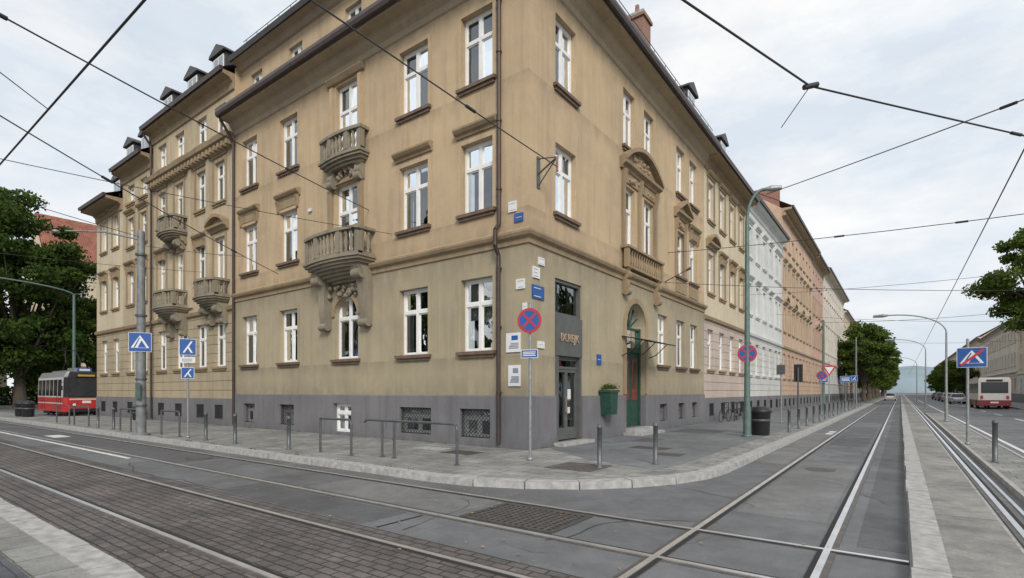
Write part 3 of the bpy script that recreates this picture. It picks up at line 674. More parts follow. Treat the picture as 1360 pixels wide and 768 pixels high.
kerb('kerb',[(-110,-4.85)]+arcp(4.5,16)+[(5.4,250)],.3,-.02,SW+.012,1.0,sw)
ns=empty('sidewalk')
sheet('slabs',[[(-110,-10.95),(-110,-60),(-9,-60),(3.0,-60),(3.0,-10.95)]],SW-.001,SLABD,ns)
sheet('slab_border',[[(-110,-10.6),(3.2,-10.6),(3.2,-10.95),(-110,-10.95)]],SW-.0005,SLAB,ns)
kerb('kerb',[(4.2,-60),(4.2,-12)]+[(3.0+1.2*math.cos(t),-11.5+1.2*math.sin(t)) for t in [i*math.pi/12 for i in range(7)]]+[(-110,-10.3)],.3,-.02,SW+.01,1.0,ns,1)
md=empty('median_island')
b=M(); b.box(8.75,9.42,-12,330,-.02,.10,CONC); b.obj('slabs',md)
kerb('kerb',[(8.47,330),(8.47,-12)],.3,-.02,.135,1.2,md,1)
b=M(); b.box(9.42,9.5,-12,330,-.02,.02,GRAN); b.obj('edge',md)
md=empty('traffic_island')
b=M(); b.box(10.05,10.85,-1.6,40,-.02,.10,SLAB); b.box(9.97,10.047,-1.68,40,-.02,.11,GRAN); b.box(10.853,10.93,-1.68,40,-.02,.11,GRAN); b.box(10.05,10.85,-1.68,-1.603,-.02,.11,GRAN); b.obj('slabs',md)
fs=empty('sidewalk'); b=M(); b.box(18.1,22.6,-40,400,-.02,SW,SLAB); b.obj('slabs',fs)
kerb('kerb',[(17.8,400),(17.8,-20)],.3,-.02,SW+.01,2.0,fs,1)
g=M(); x0,x1,y0,y1=3.45,4.85,-6.55,-5.6
g.box(x0,x1,y0,y1,-.01,.006,GROOVE)
g.box(x0-.07,x1+.07,y0-.07,y0,-.01,.014,IRON);g.box(x0-.07,x1+.07,y1,y1+.07,-.01,.014,IRON);g.box(x0-.07,x0,y0,y1,-.01,.014,IRON);g.box(x1,x1+.07,y0,y1,-.01,.014,IRON)
for i in range(1,14): g.box(x0+(x1-x0)*i/14-.022,x0+(x1-x0)*i/14+.022,y0,y1,-.01,.0125,RAILD)
for i in range(1,10): g.box(x0,x1,y0+(y1-y0)*i/10-.02,y0+(y1-y0)*i/10+.02,-.01,.0115,IRON)
g.obj('drain_grate')
g=M(); g.cyl((-6.5,-5.9,-.01),(-6.5,-5.9,.012),.33,.33,IRON,24); g.cyl((-6.5,-5.9,.012),(-6.5,-5.9,.016),.27,.27,RAILD,24); g.obj('manhole_cover')
g=M(); g.cyl((6.95,1.5,-.01),(6.95,1.5,.012),.3,.3,IRON,24); g.obj('manhole_cover')
b=M()
for i in range(420):
    if i<260:
        x=random.uniform(-14,4); y=-4.95-abs(random.gauss(0,.18)) if random.random()<.5 else -3+random.gauss(0,1.1)
        z=.006 if y<-4.85 else SW+.016
        if y>-.2: continue
        if x>.9 and (x-.9)**2+(y+.35)**2>4.1**2: z=.022
        if x>.9 and 4.15**2<(x-.9)**2+(y+.35)**2<4.55**2: continue
    else: x=random.uniform(-8,8); y=random.uniform(-10,-5); z=.024
    s=random.uniform(.015,.035);a=random.uniform(0,6.3); c_,s_=math.cos(a)*s,math.sin(a)*s
    b.face([(x+c_,y+s_,z),(x-s_*.6,y+c_*.6,z+random.uniform(0,.012)),(x-c_,y-s_,z),(x+s_*.6,y-c_*.6,z+.004)],DRYL)
b.obj('fallen_leaves')
b=M()
for i in range(900):
    if i<450: x=random.uniform(-16,0); y=-.07-abs(random.gauss(0,.03)); z=SW
    elif i<650: x=.07+abs(random.gauss(0,.03)); y=random.uniform(0,16); z=SW
    else: x=random.uniform(-14,1); y=-4.55+random.gauss(0,.02); z=SW+.012
    if math.sin(x*3.1+y*2.3)+math.sin(x*7.7)<.4: continue
    h=random.uniform(.02,.07);a=random.uniform(0,6.3);c_,s_=math.cos(a)*.012,math.sin(a)*.012
    b.face([(x-c_,y-s_,z),(x+c_,y+s_,z),(x+s_*2+random.uniform(-.02,.02),y-c_*2,z+h)],LEAF2)
b.obj('weeds')
b=M(); N=60; vs=[];fs_=[]
for i in range(N+1):
    x=-700+1500*i/N; h=20+11*math.sin(i*.23+1)+5*math.sin(i*.71)+random.uniform(-2,2)
    vs+=[(x,820,-1),(x,900,h*.8),(x,980,h+4),(x,1300,h)]
for i in range(N):
    for k in range(3): a=i*4+k; fs_.append((a,a+1,a+5,a+4))
b.idx(vs,fs_,HILL,True); b.obj('hill')

# ------------------------------------------------------------------ trees
def tree_data(h,cr,th,nc,nl,ls,mat,seed):
    rs=np.random.RandomState(seed); rr=random.Random(seed)
    ch=(h-th)/2; cz=th+ch
    cs=[]
    while len(cs)<nc:
        p=rs.uniform(-1,1,3)
        if np.dot(p,p)>1 or np.dot(p,p)<.12: continue
        k=1-.25*max(0,p[2]); cs.append(np.array([p[0]*cr*k,p[1]*cr*k,cz+p[2]*ch]))
    V=[]
    per=nl//nc
    for c in cs:
        r=rs.uniform(.12,.24)*cr*1.15
        d=rs.normal(size=(per,3)); d/=np.linalg.norm(d,axis=1)[:,None]
        pos=c+d*(r*rs.uniform(.35,1.12,(per,1))*np.array([1.2,1.2,.75]))
        a=rs.normal(size=(per,3)); a/=np.linalg.norm(a,axis=1)[:,None]
        bb=np.cross(a,d+rs.normal(size=(per,3))*.5); bb/=np.linalg.norm(bb,axis=1)[:,None]+1e-6
        s=ls*rs.uniform(.6,1.3,(per,1))
        V.append(np.stack([pos+a*s,pos+bb*s*.6,pos-a*s,pos-bb*s*.6],1).reshape(-1,3))
    V=np.concatenate(V); n=len(V)//4
    me=D.meshes.new('foliage'); me.from_pydata(V.tolist(),[],[(4*i,4*i+1,4*i+2,4*i+3) for i in range(n)]); me.materials.append(mat)
    t=M(); r=.028*h*.6+.12
    pts=[(Vector((rr.uniform(-.15,.15),rr.uniform(-.15,.15),z)),r*(1-.6*z/h)) for z in np.linspace(0,th+ch*1.1,7)]
    pts[0]=(Vector((0,0,-.1)),r*1.3)
    for (a,ra),(c,rc) in zip(pts,pts[1:]): t.cyl(a,c,ra,rc,WOODB,9)
    for c in cs[::3]:
        z=rr.uniform(th*.8,th+ch*.7); s=Vector((0,0,z)); e=Vector(c.tolist()); m=s.lerp(e,.5)+Vector((0,0,.4))
        t.cyl(s,m,r*.38,r*.24,WOODB,6); t.cyl(m,e,r*.24,r*.06,WOODB,6)
    tm=t.obj('trunk'); tmesh=tm.data; D.objects.remove(tm)
    return me,tmesh
def put_tree(td,x,y,s=1,rz=0,name='deciduous_tree',z=SW):
    e=empty(name,(x,y,z),rz); e.scale=(s,s,s*random.uniform(.95,1.05))
    for n,me in zip(('foliage','trunk'),td): o=D.objects.new(n,me); scene.collection.objects.link(o); o.parent=e
TA=tree_data(22,6.2,2.8,105,46000,.21,LEAF,1)
TB=tree_data(13,4.2,2.6,60,16000,.2,LEAF2,2)
TC=tree_data(18,5.2,3.5,60,16000,.3,LEAF,3)
TD=tree_data(19,5.0,8.5,70,24000,.2,LEAF2,4)
put_tree(TA,-64,1.2,.98); put_tree(TA,-72,-9,.95,2); put_tree(TB,-66,8,.95,1); put_tree(TB,-66,-16,1.1,2.5); put_tree(TA,-82,-2,.85,4); put_tree(TB,-60,-8,.8,4)
put_tree(TB,-74,5,.9,5)
put_tree(TB,3.6,92,1.0,0); put_tree(TB,3.6,104,1.02,2); put_tree(TB,3.4,118,.95,4)
put_tree(TD,20.4,68,1.0,1)
for i in range(12):
    put_tree(TB,3.4+random.uniform(-.4,.4),135+i*13,random.uniform(.85,1.1),i)
    if i>1: put_tree(TB,20+random.uniform(-.4,.4),118+i*13,random.uniform(.6,.85),i*2)
for x,y,s in((-28,-25,1.1),(-40,-26,1.15),(-53,-25,1.05),(-68,-26,1.15),(26,30,.85),(26,43,.9),(27,55,.8)): put_tree(TC,x,y,s,x)
rs=np.random.RandomState(9)
b=M()
for i in range(5000):
    p=Vector((-84+rs.normal()*.5,rs.uniform(-14,16),abs(rs.uniform(0,2.4)))); a=Vector(rs.normal(size=3)).normalized()*.22; d=a.orthogonal()*.6
    b.face([tuple(p+a),tuple(p+d),tuple(p-a),tuple(p-d)],LEAF)
b.obj('hedge')
# ------------------------------------------------------------------ street furniture
def bollard(x,y,h=.95,z=SW):
    b=M(); b.lathe((x,y,z),[(.075,0),(.075,.02),(.052,.03),(.052,h-.09),(.062,h-.085),(.062,h-.05),(.052,h-.045),(.05,h-.01),(.025,h)],METAL,14); b.obj('bollard')
for x,y in((3.2,-1.95),(3.95,-.67),(-5.6,-3.9),(-8.4,-4.05),(-10.4,-4.05),(-19,-4.1),(-21,-4.1)): bollard(x,y)
for y in(11.5,14,16.5,19,21.5,24,26.5,29,32,35,38,42,46,50,55,60): bollard(4.8,y)
for x,y in((10.13,-1.1),(10.2,4.6)): bollard(x,y,1.0,.1)
def hoop(x0,x1,y,posts,over=0):
    b=M(); r=.032; z=SW+.92
    b.tube([(x0-over,y,z-.06 if over else z),(x0+.06,y,z),(x1-.1,y,z),(x1-.03,y,z-.04),(x1,y,z-.14),(x1,y,SW)],r,METAL,10)
    if not over: b.cyl((x0,y,SW),(x0,y,z),r,r,METAL,10)
    for p in posts: b.cyl((p,y,SW),(p,y,z),r,r,METAL,10)
    for p in list(posts)+[x1]: b.cyl((p,y,SW),(p,y,SW+.015),.07,.07,METAL,10)
    b.obj('pedestrian_railing')
hoop(-2.75,.44,-3.45,(-2.1,-1.65),.05); hoop(-4.3,-2.95,-3.75,()); hoop(-14.2,-12.6,-4.0,()); hoop(-18.2,-15.8,-4.1,(-17,)); hoop(-24.5,-22.3,-4.1,()); hoop(-27.5,-25.3,-4.1,())
def disc(b,c,r,n,th,mat,k=28):
    c=Vector(c);n=Vector(n); b.cyl(c-n*th/2,c+n*th/2,r,r,mat,k,True,False)
def nostop(b,x,y,z,r,dirn):
    n=Vector(dirn).normalized(); t=Vector((-n.y,n.x,0)); c=Vector((x,y,z))+n*.06
    disc(b,c,r,n,.012,GALV); disc(b,c+n*.006,r*.985,n,.012,RED); disc(b,c+n*.010,r*.8,n,.012,BLUE)
    for s in(1,-1):
        a=(t+Vector((0,0,s))).normalized(); w=r*.085
        o=c+n*(.0185 if s>0 else .0205)
        e=a*r*.8
        q=n.cross(a)*w
        b.face([tuple(o-e-q),tuple(o+e-q),tuple(o+e+q),tuple(o-e+q)],RED)
toC=lambda x,y:(8.4-x,-12.16-y,0)
def board(b,x,y,z,w,h,dirn,mat=BLUE,pict='tri'):
    n=Vector(dirn).normalized(); t=Vector((-n.y,n.x,0)); c=Vector((x,y,z))+n*.06
    def R(a0,a1,z0,z1,o,m):
        P=[c+t*a+Vector((0,0,zz)) for a,zz in((a0,z0),(a1,z0),(a1,z1),(a0,z1))]
        f=[tuple(p+n*o) for p in P]; k=[tuple(p-n*.01) for p in P]
        b.idx(f+k,[(0,1,2,3),(4,5,6,7),(0,1,5,4),(1,2,6,5),(2,3,7,6),(3,0,4,7)],m)
    def Pg(pp,o,m): b.face([tuple(c+t*a+Vector((0,0,zz))+n*o) for a,zz in pp],m)
    R(-w/2,w/2,-h/2,h/2,.0,SWHT); R(-w/2+.015,w/2-.015,-h/2+.015,h/2-.015,.004,mat)
    if pict=='tri':
        Pg([(-w*.4,-h*.3),(w*.4,-h*.3),(w*.2,h*.05),(0,h*.36),(-w*.2,h*.05)],.008,SWHT)
        Pg([(-w*.1,-h*.28),(w*.28,-h*.28),(w*.06,h*.1)],.011,mat); Pg([(-w*.28,-h*.28),(-w*.22,-h*.28),(w*.0,h*.22),(-w*.04,h*.24)],.0115,mat)
    elif pict=='x':
        Pg([(-w*.3,-h*.35),(-w*.18,-h*.35),(w*.3,h*.35),(w*.18,h*.35)],.008,SWHT); Pg([(w*.3,-h*.35),(w*.18,-h*.35),(-w*.04,0),(.04*w,h*.08)],.0095,SWHT)
    elif pict=='bars':
        for k in(.2,0,-.2): Pg([(-w*.38,h*k-h*.05),(w*.38*random.uniform(.5,1),h*k-h*.05),(w*.36,h*k+h*.05),(-w*.38,h*k+h*.05)],.008,TXT if mat is SWHT else SWHT)
def pole(b,x,y,h,r0=.035,r1=.035,mat=GALV,z=SW):
    b.cyl((x,y,z),(x,y,z+h),r0,r1,mat,12); b.lathe((x,y,z),[(r0*1.8,0),(r0*1.8,.05),(r0*1.1,.09)],mat,12); b.lathe((x,y,z+h),[(r1,0),(r1*.8,.02),(r1*.2,.03)],mat,12)
b=M(); pole(b,1.32,-1.85,3.75); nostop(b,1.32,-1.85,3.45,.3,(.35,-1,0)); board(b,1.32,-1.85,2.66,.42,.2,(.35,-1,0),BLUE,'bars'); b.obj('no_stopping_sign')
b=M(); pole(b,-11.9,-4.0,3.6); board(b,-11.9,-4,3.34,.52,.58,(.9,-.5,0),BLUE,'x'); board(b,-11.9,-4,2.88,.46,.2,(.9,-.5,0),SWHT,'bars'); board(b,-11.9,-4,2.42,.4,.4,(.9,-.5,0),BLUE,'x'); b.obj('traffic_sign')
b=M(); pole(b,10.1,9.6,3.3,.04,.04,GALV,.1); board(b,10.2,9.6,2.83,.72,.62,(-.1,-1,0),BLUE,'tri'); b.face([(9.9,9.5,2.6),(9.96,9.5,2.57),(10.5,9.5,3.05),(10.44,9.5,3.09)],RED); b.obj('traffic_sign')
b=M(); pole(b,-14.7,-4.5,7.7,.17,.12,POLE); board(b,-14.62,-4.55,3.62,.72,.72,(.95,-.5,0),BLUE,'tri')
for z in(1.2,2.2,4.6,6.9): b.cyl((-14.7,-4.5,z),(-14.7,-4.5,z+.07),.19,.19,METAL,14)
b.box(-14.62,-14.42,-4.72,-4.62,1.5,2.1,GREENP)
b.tube([(-14.7,-4.5,7.5),(-15.6,-5.4,7.75),(-16.6,-6.3,7.75)],.035,POLE,8); b.lathe((-16.9,-6.5,7.68),[(.05,0),(.13,.02),(.12,.08),(.03,.12)],GALV,10)
b.obj('tram_mast')
def curved_lamp(x,y,h,dx,dy,mat=GREENP,r=.09,name='street_lamp',sign=None,rise=.9,hl=.75):
    b=M(); pole(b,x,y,h-rise,r,r*.65,mat)
    P=[(x,y,SW+h-rise)]
    for i in range(1,11):
        t=i/10; P.append((x+dx*(1-math.cos(t*math.pi/2)),y+dy*(1-math.cos(t*math.pi/2)),SW+h-rise+rise*math.sin(t*math.pi/2)))
    b.tube(P,r*.5,mat,8)
    L=math.hypot(dx,dy); ux,uy=dx/L,dy/L; p=Vector(P[-1]); q=p+Vector((ux,uy,0))*hl
    b.cyl(p,p.lerp(q,.35),.05,.11,GALV,10); b.cyl(p.lerp(q,.35),q,.11,.08,GALV,10)
    b.cyl((x,y,SW),(x,y,SW+1.1),r*1.25,r*1.2,mat,12)
    if sign: nostop(b,x,y,sign,.33,toC(x,y))
    b.obj(name)
curved_lamp(3.9,8.4,9.0,.55,.25,GREENP,.11,sign=3.15,rise=1.1,hl=.55)
curved_lamp(-48.7,1.8,10.6,.2,-6.0,GREENP,.13,rise=.7)
curved_lamp(10.45,25.5,6.1,-2.6,.2,GALV,.07,rise=1.2)
curved_lamp(10.45,55,7,-2.6,.2,GALV,.07,rise=1.2); curved_lamp(10.45,90,7,-2.6,.2,GALV,.07,rise=1.2)
b=M(); pole(b,3.0,41,7.9,.12,.08,GREENP); board(b,3.0,40.8,2.9,.7,.7,(.2,-1,0),BLUE,'bars'); b.obj('tram_mast')
b=M(); pole(b,4.2,62,8,.12,.08,POLE); b.obj('tram_mast')
b=M(); pole(b,3.0,26.8,3.2,.05,.05,METAL); b.box(2.86,3.14,26.9,27.1,2.5,3.45,BLACK); b.box(2.74,3.26,26.86,26.9,2.4,3.55,BLACK)
for z in(2.65,2.95,3.25): b.cyl((3.0,27.1,z),(3.0,27.22,z+.02),.1,.11,BLACK,12)
b.obj('traffic_light')
b=M(); pole(b,3.4,18.2,3.1,.035,.035,GALV); b.box(3.2,3.6,18.14,18.17,2.65,3.15,METAL); b.obj('traffic_sign')
def tri_sign(x,y,z):
    b=M(); pole(b,x,y,z+.5); n=Vector((.15,-1,0)).normalized(); t=Vector((-n.y,n.x,0))
    def T3(s,o,m): b.face([tuple(Vector((x,y,z))+n*(.06+o)+t*a*s+Vector((0,0,c*s))) for a,c in((-.5,.3),(.5,.3),(0,-.56))],m)
    T3(.95,0,RED);T3(.62,.004,SWHT); b.obj('yield_sign')
tri_sign(3.9,36,3.5)
b=M(); pole(b,3.9,31,3.3); nostop(b,3.9,31,2.9,.33,toC(3.9,31)); b.obj('no_stopping_sign')
b=M(); pole(b,4.3,46,3.3); board(b,4.3,46,2.9,.9,.6,(.1,-1,0),BLUE,'bars'); b.obj('traffic_sign')
b=M(); pole(b,4.6,52,3.3); board(b,4.6,52,3.1,.6,.6,(.1,-1,0),BLUE,'x'); b.obj('traffic_sign')
for x,y in((19,42),(19.2,60)):
    b=M(); pole(b,x,y,3.6); board(b,x,y,3.3,.9,.9,(-.3,-1,0),BLUE,'x'); b.obj('traffic_sign')
def bin_(x,y,s=1,m=BLACK):
    b=M(); b.lathe((x,y,SW),[(.27*s,0),(.3*s,.05),(.33*s,.78*s),(.36*s,.8*s),(.37*s,.86*s),(.36*s,.9*s),(.33*s,.92*s),(.3*s,1.0*s),(.1*s,1.04*s)],m,20)
    b.lathe((x,y,SW),[(.32*s,.5*s),(.335*s,.52*s),(.335*s,.56*s),(.325*s,.58*s)],METAL,20); b.obj('litter_bin')
bin_(4.15,9.4,1.05); bin_(-37,-3.4,1.0); bin_(-38.2,-3.5,1.0); bin_(-39.4,-3.3,1.0); bin_(-27,-.6,.8)
b=M(TR); b.prism([(4.32,.85),(4.78,.85),(4.86,1.62),(4.24,1.62)],.06,.45,DGREEN); b.box(4.2,4.9,.04,.49,1.623,1.7,DGREEN)
rs=random.Random(4)
for i in range(700):
    c=Vector((4.55+rs.gauss(0,.15),.27+rs.gauss(0,.1),1.74+abs(rs.gauss(0,.06)))); a=Vector([rs.gauss(0,1) for _ in range(3)]).normalized()*.03; d=a.orthogonal()*.5
    b.face([tuple(c+a),tuple(c+d),tuple(c-a),tuple(c-d)],LEAF)
b.obj('wall_planter')
def wsign(T,u,z,w,h,mat,bars,name='wall_sign',n=.02):
    b=M(T); b.box(u-w/2,u+w/2,n-.02,n+.02,z-h/2,z+h/2,mat)
    if mat is SWHT and h>.4:
        b.box(u-w*.35,u+w*.1,n+.02,n+.024,z+h*.12,z+h*.36,BLUE if h<.58 else TXT)
    for i in range(bars):
        zz=z+h*(.28-.62*i/max(1,bars-1)) if bars>1 else z
        if mat is SWHT and h>.4: zz=z-h*(.05+.33*i/bars)
        b.box(u-w*.4,u+w*.4*random.uniform(.3,1),n+.02,n+.024,zz-h*.025,zz+h*.025,TXT if mat is SWHT else SWHT)
    b.obj(name)
wsign(TL,.52,3.05,.5,.55,SWHT,4); wsign(TL,.48,2.1,.42,.6,SWHT,5); wsign(TL,.27,4.7,.3,.28,SWHT,2); wsign(TL,.55,6.95,.28,.3,SWHT,2); wsign(TL,.33,6.6,.3,.24,BLUE,1)
wsign(TR,.35,5.05,.34,.32,SWHT,3); wsign(TR,.62,5.42,.3,.22,SWHT,2); wsign(TR,.45,4.5,.6,.38,BLUE,2); wsign(TL,.12,4.05,.14,.2,SWHT,1)
wsign(TR,4.25,2.75,.3,.35,BLUE,1); wsign(TR,.6,3.0,.34,.2,SWHT,1); wsign(TL,10.6,8.9,.2,.12,SWHT,0,'security_camera',.06)
b=M(TR); b.box(.4,.55,.0,.03,7.5,8.4,METAL); b.tube([(.47,0,7.9),(.3,.75,8.15)],.025,METAL,8); b.tube([(.47,0,8.35),(.3,.75,8.15)],.018,METAL,8); b.tube([(.47,0,7.55),(.3,.75,8.15)],.018,METAL,8); b.tube([(.3,.75,8.15),(.3,.75,7.75)],.04,BRICK,8)
b.obj('wire_wall_bracket')
b=M(TR); b.tube([(10.6,0,6.5),(10.6,1.0,6.9)],.02,METAL,6); b.cyl((10.6,.95,6.88),(10.6,1.15,6.96),.04,.06,METAL,8); b.obj('wall_lamp')
def bike(x,y,rz):
    b=M()
    def wheel(cx):
        k=22
        P=[(cx+.33*math.cos(2*math.pi*i/k),0,.34+.33*math.sin(2*math.pi*i/k)) for i in range(k+1)]
        b.tube(P,.018,RUB,6)
        for i in range(0,k,2): b.cyl((cx,0,.34),P[i],.003,.003,GALV,4,False)
        b.cyl((cx,-.04,.34),(cx,.04,.34),.025,.025,GALV,8)
    wheel(-.52);wheel(.52)
    f=[((-.52,0,.34),(-.1,0,.3)),((-.1,0,.3),(-.22,0,.82)),((-.52,0,.34),(-.2,0,.75)),((-.1,0,.3),(.34,0,.72)),((-.2,0,.75),(.32,0,.82)),((.32,0,.92),(.52,0,.34)),((-.22,0,.82),(-.25,0,.95)),((.32,0,.9),(.3,0,1.02))]
    for p,q in f: b.cyl(p,q,.018,.018,BLACK,8)
    b.cyl((.28,-.27,1.03),(.28,.27,1.03),.014,.014,BLACK,8); b.box(-.38,-.12,-.07,.07,.95,1.0,BLACK)
    b.cyl((-.1,-.08,.3),(-.1,.08,.3),.09,.09,METAL,12)
    b.cyl((-.1,.1,.3),(-.04,.12,.16),.012,.012,METAL,6)
    o=b.obj('bicycle'); o.location=(x,y,SW+.005); o.rotation_euler=(0.08,0,rz)
bike(.75,17.6,1.45); bike(.9,19.3,1.7); bike(.8,20.9,1.5)
# ------------------------------------------------------------------ tram
def tram(x,y,L,Wd,name='tram'):
    lower=simple('tram_red',(.48,.035,.028),.35,0,.08); upper=simple('tram_cream',(.56,.55,.52),.4,0,.08)
    g=simple('tram_dark_window',(.03,.035,.04),.08,.0,.1)
    e=empty(name,(x,y,0),0)
    b=M(); h=Wd/2
    def ring(xx,s,k=0):
        zz=[.35,1.35,2.75,3.15]; xo=[0,0,-.14*k,-.35*k]
        q=[(-h*s,0),(-h*s,1),(-h*s*.97,2),(-h*s*.8,3),(h*s*.8,3),(h*s*.97,2),(h*s,1),(h*s,0)]
        return [(xx+xo[i],yy,zz[i]) for yy,i in q]
    rings=[ring(-L,.78,-1),ring(-L+.35,1),ring(-.45,1),ring(0,.88,1)]
    mats=[lower,upper,GALV,GALV,GALV,upper,lower,lower]
    for k in range(3):
        for i in range(8):
            mt=mats[i]
            if k==2 and i in(1,5): mt=BLACK
            b.idx([rings[k][i],rings[k][(i+1)%8],rings[k+1][(i+1)%8],rings[k+1][i]],[(0,1,2,3)],mt)
    for r in(rings[0],rings[-1]):
        b.face([r[0],r[1],r[6],r[7]],lower); b.face([r[1],r[2],r[5],r[6]],BLACK); b.face([r[2],r[3],r[4],r[5]],BLACK)
    for s in(-1,1):
        k=max(4,int(L/1.15))
        for i in range(k):
            x0=-L+.5+i*(L-1.2)/k; x1=x0+(L-1.2)/k-.14
            b.idx([(x0,s*(h+.006),1.45),(x1,s*(h+.006),1.45),(x1,s*(h*.975+.008),2.6),(x0,s*(h*.975+.008),2.6)],[(0,1,2,3)],g)
        b.box(-L+.4,-.6,s*(h+.003)-.01,s*(h+.003)+.01,.9,.98,upper)
        for q in(-L+1.2,-1.9):
            for w_ in(0,.45,.9): b.box(q+w_,q+w_+.03,s*h-.015,s*h+.015,.5,2.6,BLACK)
    b.idx([(.012,-h*.80,1.42),(.012,h*.80,1.42),(-.105,h*.78,2.55),(-.105,-h*.78,2.55)],[(0,1,2,3)],g)
    b.box(-.2,-.07,-h*.5,h*.5,2.78,3.0,BLACK); b.box(-.069,-.06,-h*.4,h*.4,2.82,2.95,simple('amber_display',(.45,.30,.06),.4))
    b.box(-.02,.06,-h*.8,h*.8,.36,.58,BLACK); b.box(.0,.02,-h*.8,h*.8,1.18,1.27,upper)
    b.box(0,.015,-.25,.25,.95,1.12,SWHT)
    for s in(-1,1):
        b.cyl((-.02,s*h*.58,.85),(.02,s*h*.58,.85),.14,.14,BLACK,14); b.cyl((-.02,s*h*.58,.85),(.03,s*h*.58,.85),.10,.1,SWHT,14)
        b.tube([(-.3,s*h,2.4),(.1,s*(h+.22),2.4),(.1,s*(h+.22),2.1)],.02,BLACK,6); b.box(.07,.12,s*(h+.22)-.08,s*(h+.22)+.08,1.85,2.15,BLACK)
    b.cyl((.02,-.3,1.45),(.0,.35,1.9),.012,.012,BLACK,6)
    for bx in(-L+1.6,-1.6):
        b.box(bx-.9,bx+.9,-h*.8,h*.8,.15,.4,BLACK)
        for q in(-.6,.6):
            for s in(-1,1): b.cyl((bx+q,s*.72-.05,.32),(bx+q,s*.72+.05,.32),.3,.3,METAL,16)
    b.box(-L+1,-1,-.5,.5,3.153,3.3,GALV); b.box(-2.6,-1.2,-.45,.45,3.303,3.45,GALV)
    b.box(-.5,-.42,-.4,.4,3.16,3.42,BLUE); b.box(-.42,-.415,-.3,.3,3.22,3.36,SWHT)
    cx=-L*.5
    for s in(-1,1): b.tube([(cx-.5,s*.4,3.3),(cx+.6,s*.45,3.9),(cx-.2,s*.3,4.8)],.02,BLACK,6)
    b.box(cx-.24,cx-.16,-.7,.7,4.79,4.84,BLACK)
    b.obj('body',e); return e
tram(-37.6,-.2,7.2,2.4)
def car(x,y,rz,col,z=0):
    cm=simple('car_paint',col,.3,.2,.05); g=simple('car_glass',(.02,.025,.03),.06)
    b=M()
    low=[(-2.1,.35),(-2.15,.7),(-2.0,.92),(-1.2,.98),(.8,.95),(1.9,.8),(2.12,.6),(2.1,.35)]
    cab=[(-1.75,.95),(-1.35,1.42),(.1,1.46),(1.05,.93)]
    def ex(pf,w0,w1,m):
        zs=[p[1] for p in pf]; a,c=min(zs),max(zs)
        f=lambda zz:w0+(w1-w0)*(zz-a)/(c-a)
        L=[(p[0],-f(p[1]),p[1]) for p in pf];R=[(p[0],f(p[1]),p[1]) for p in pf];k=len(pf)
        b.idx(L+R,[(i,(i+1)%k,k+(i+1)%k,k+i) for i in range(k)]+[tuple(range(k)),tuple(range(k,2*k))],m)
    ex(low,.86,.82,cm); ex(cab,.78,.6,g)
    b.idx([(-1.36,-.6,1.425),(.1,-.6,1.465),(.1,.6,1.465),(-1.36,.6,1.425),(-1.3,-.58,1.47),(.05,-.58,1.5),(.05,.58,1.5),(-1.3,.58,1.47)],[(0,1,5,4),(1,2,6,5),(2,3,7,6),(3,0,4,7),(4,5,6,7)],cm)
    for s in(-1,1):
        for p,q in(((-1.75,.79,.95),(-1.35,.61,1.43)),((1.05,.79,.93),(.1,.61,1.46)),((-.45,.79,.95),(-.5,.61,1.45))): b.cyl((p[0],s*p[1],p[2]),(q[0],s*q[1],q[2]),.035,.035,cm,6)
        for wx in(-1.3,1.3):
            b.cyl((wx,s*.7,.32),(wx,s*.88,.32),.32,.32,RUB,18); b.cyl((wx,s*.86,.32),(wx,s*.895,.32),.2,.18,GALV,12)
        b.box(2.06,2.13,s*.65-.16,s*.65+.16,.6,.72,SWHT); b.box(-2.16,-2.08,s*.68-.13,s*.68+.13,.68,.84,RED)
        b.box(.75,.9,s*.9-.08,s*.9+.08,.95,1.06,cm)
    b.box(-2.17,-2.13,-.26,.26,.5,.62,SWHT); b.box(2.1,2.14,-.5,.5,.4,.52,BLACK)
    o=b.obj('parked_car',None,.02); o.location=(x,y,z); o.rotation_euler=(0,0,rz)
for x,y,c in((16.9,75,(.4,.41,.42)),(14.9,86,(.6,.6,.6)),(14.9,94,(.45,.46,.48)),(14.9,103,(.5,.5,.5)),(14.9,113,(.08,.08,.1)),(14.9,124,(.35,.36,.38)),(16.9,66,(.12,.13,.15)),(6.9,110,(.6,.6,.6)),(14.9,136,(.03,.03,.035))): car(x,y,math.pi/2,c)
car(-70,-1.5,0,(.03,.035,.04)); car(-78,-1.2,0,(.3,.3,.32)); car(-58,-9.2,0,(.1,.11,.12))
def bus(x,y):
    w=simple('bus_white',(.62,.6,.58),.35,0,.06); r=simple('bus_maroon',(.22,.03,.035),.35); g=simple('bus_glass',(.03,.035,.04),.08)
    b=M(); b.box(-1.2,1.2,0,9,.9,3.0,w); b.box(-1.21,1.21,-.01,9.01,.35,.897,r); b.box(-1.1,1.1,.1,8.9,3.003,3.15,w)
    b.box(-1.0,1.0,-.02,-.003,1.6,2.7,g); b.box(-.6,.6,-.025,-.003,2.75,2.95,BLACK)
    for s in(-1,1):
        b.box(s*1.204-.004,s*1.204+.004,.3,8.7,1.6,2.6,g)
        for i in range(1,6): b.box(s*1.21-.004,s*1.21+.004,.3+i*1.4,.4+i*1.4,1.6,2.6,w)
        b.box(s*.95-.1,s*.95+.1,-.03,-.003,1.0,1.35,RED)
        for yy in(1.8,7): b.cyl((s*1.0,yy,.48),(s*1.22,yy,.48),.48,.48,RUB,18)
    b.box(-.3,.3,-.03,-.012,.6,.75,SWHT)
    o=b.obj('city_bus',None,.05); o.location=(x,y,0)
bus(15.9,58)
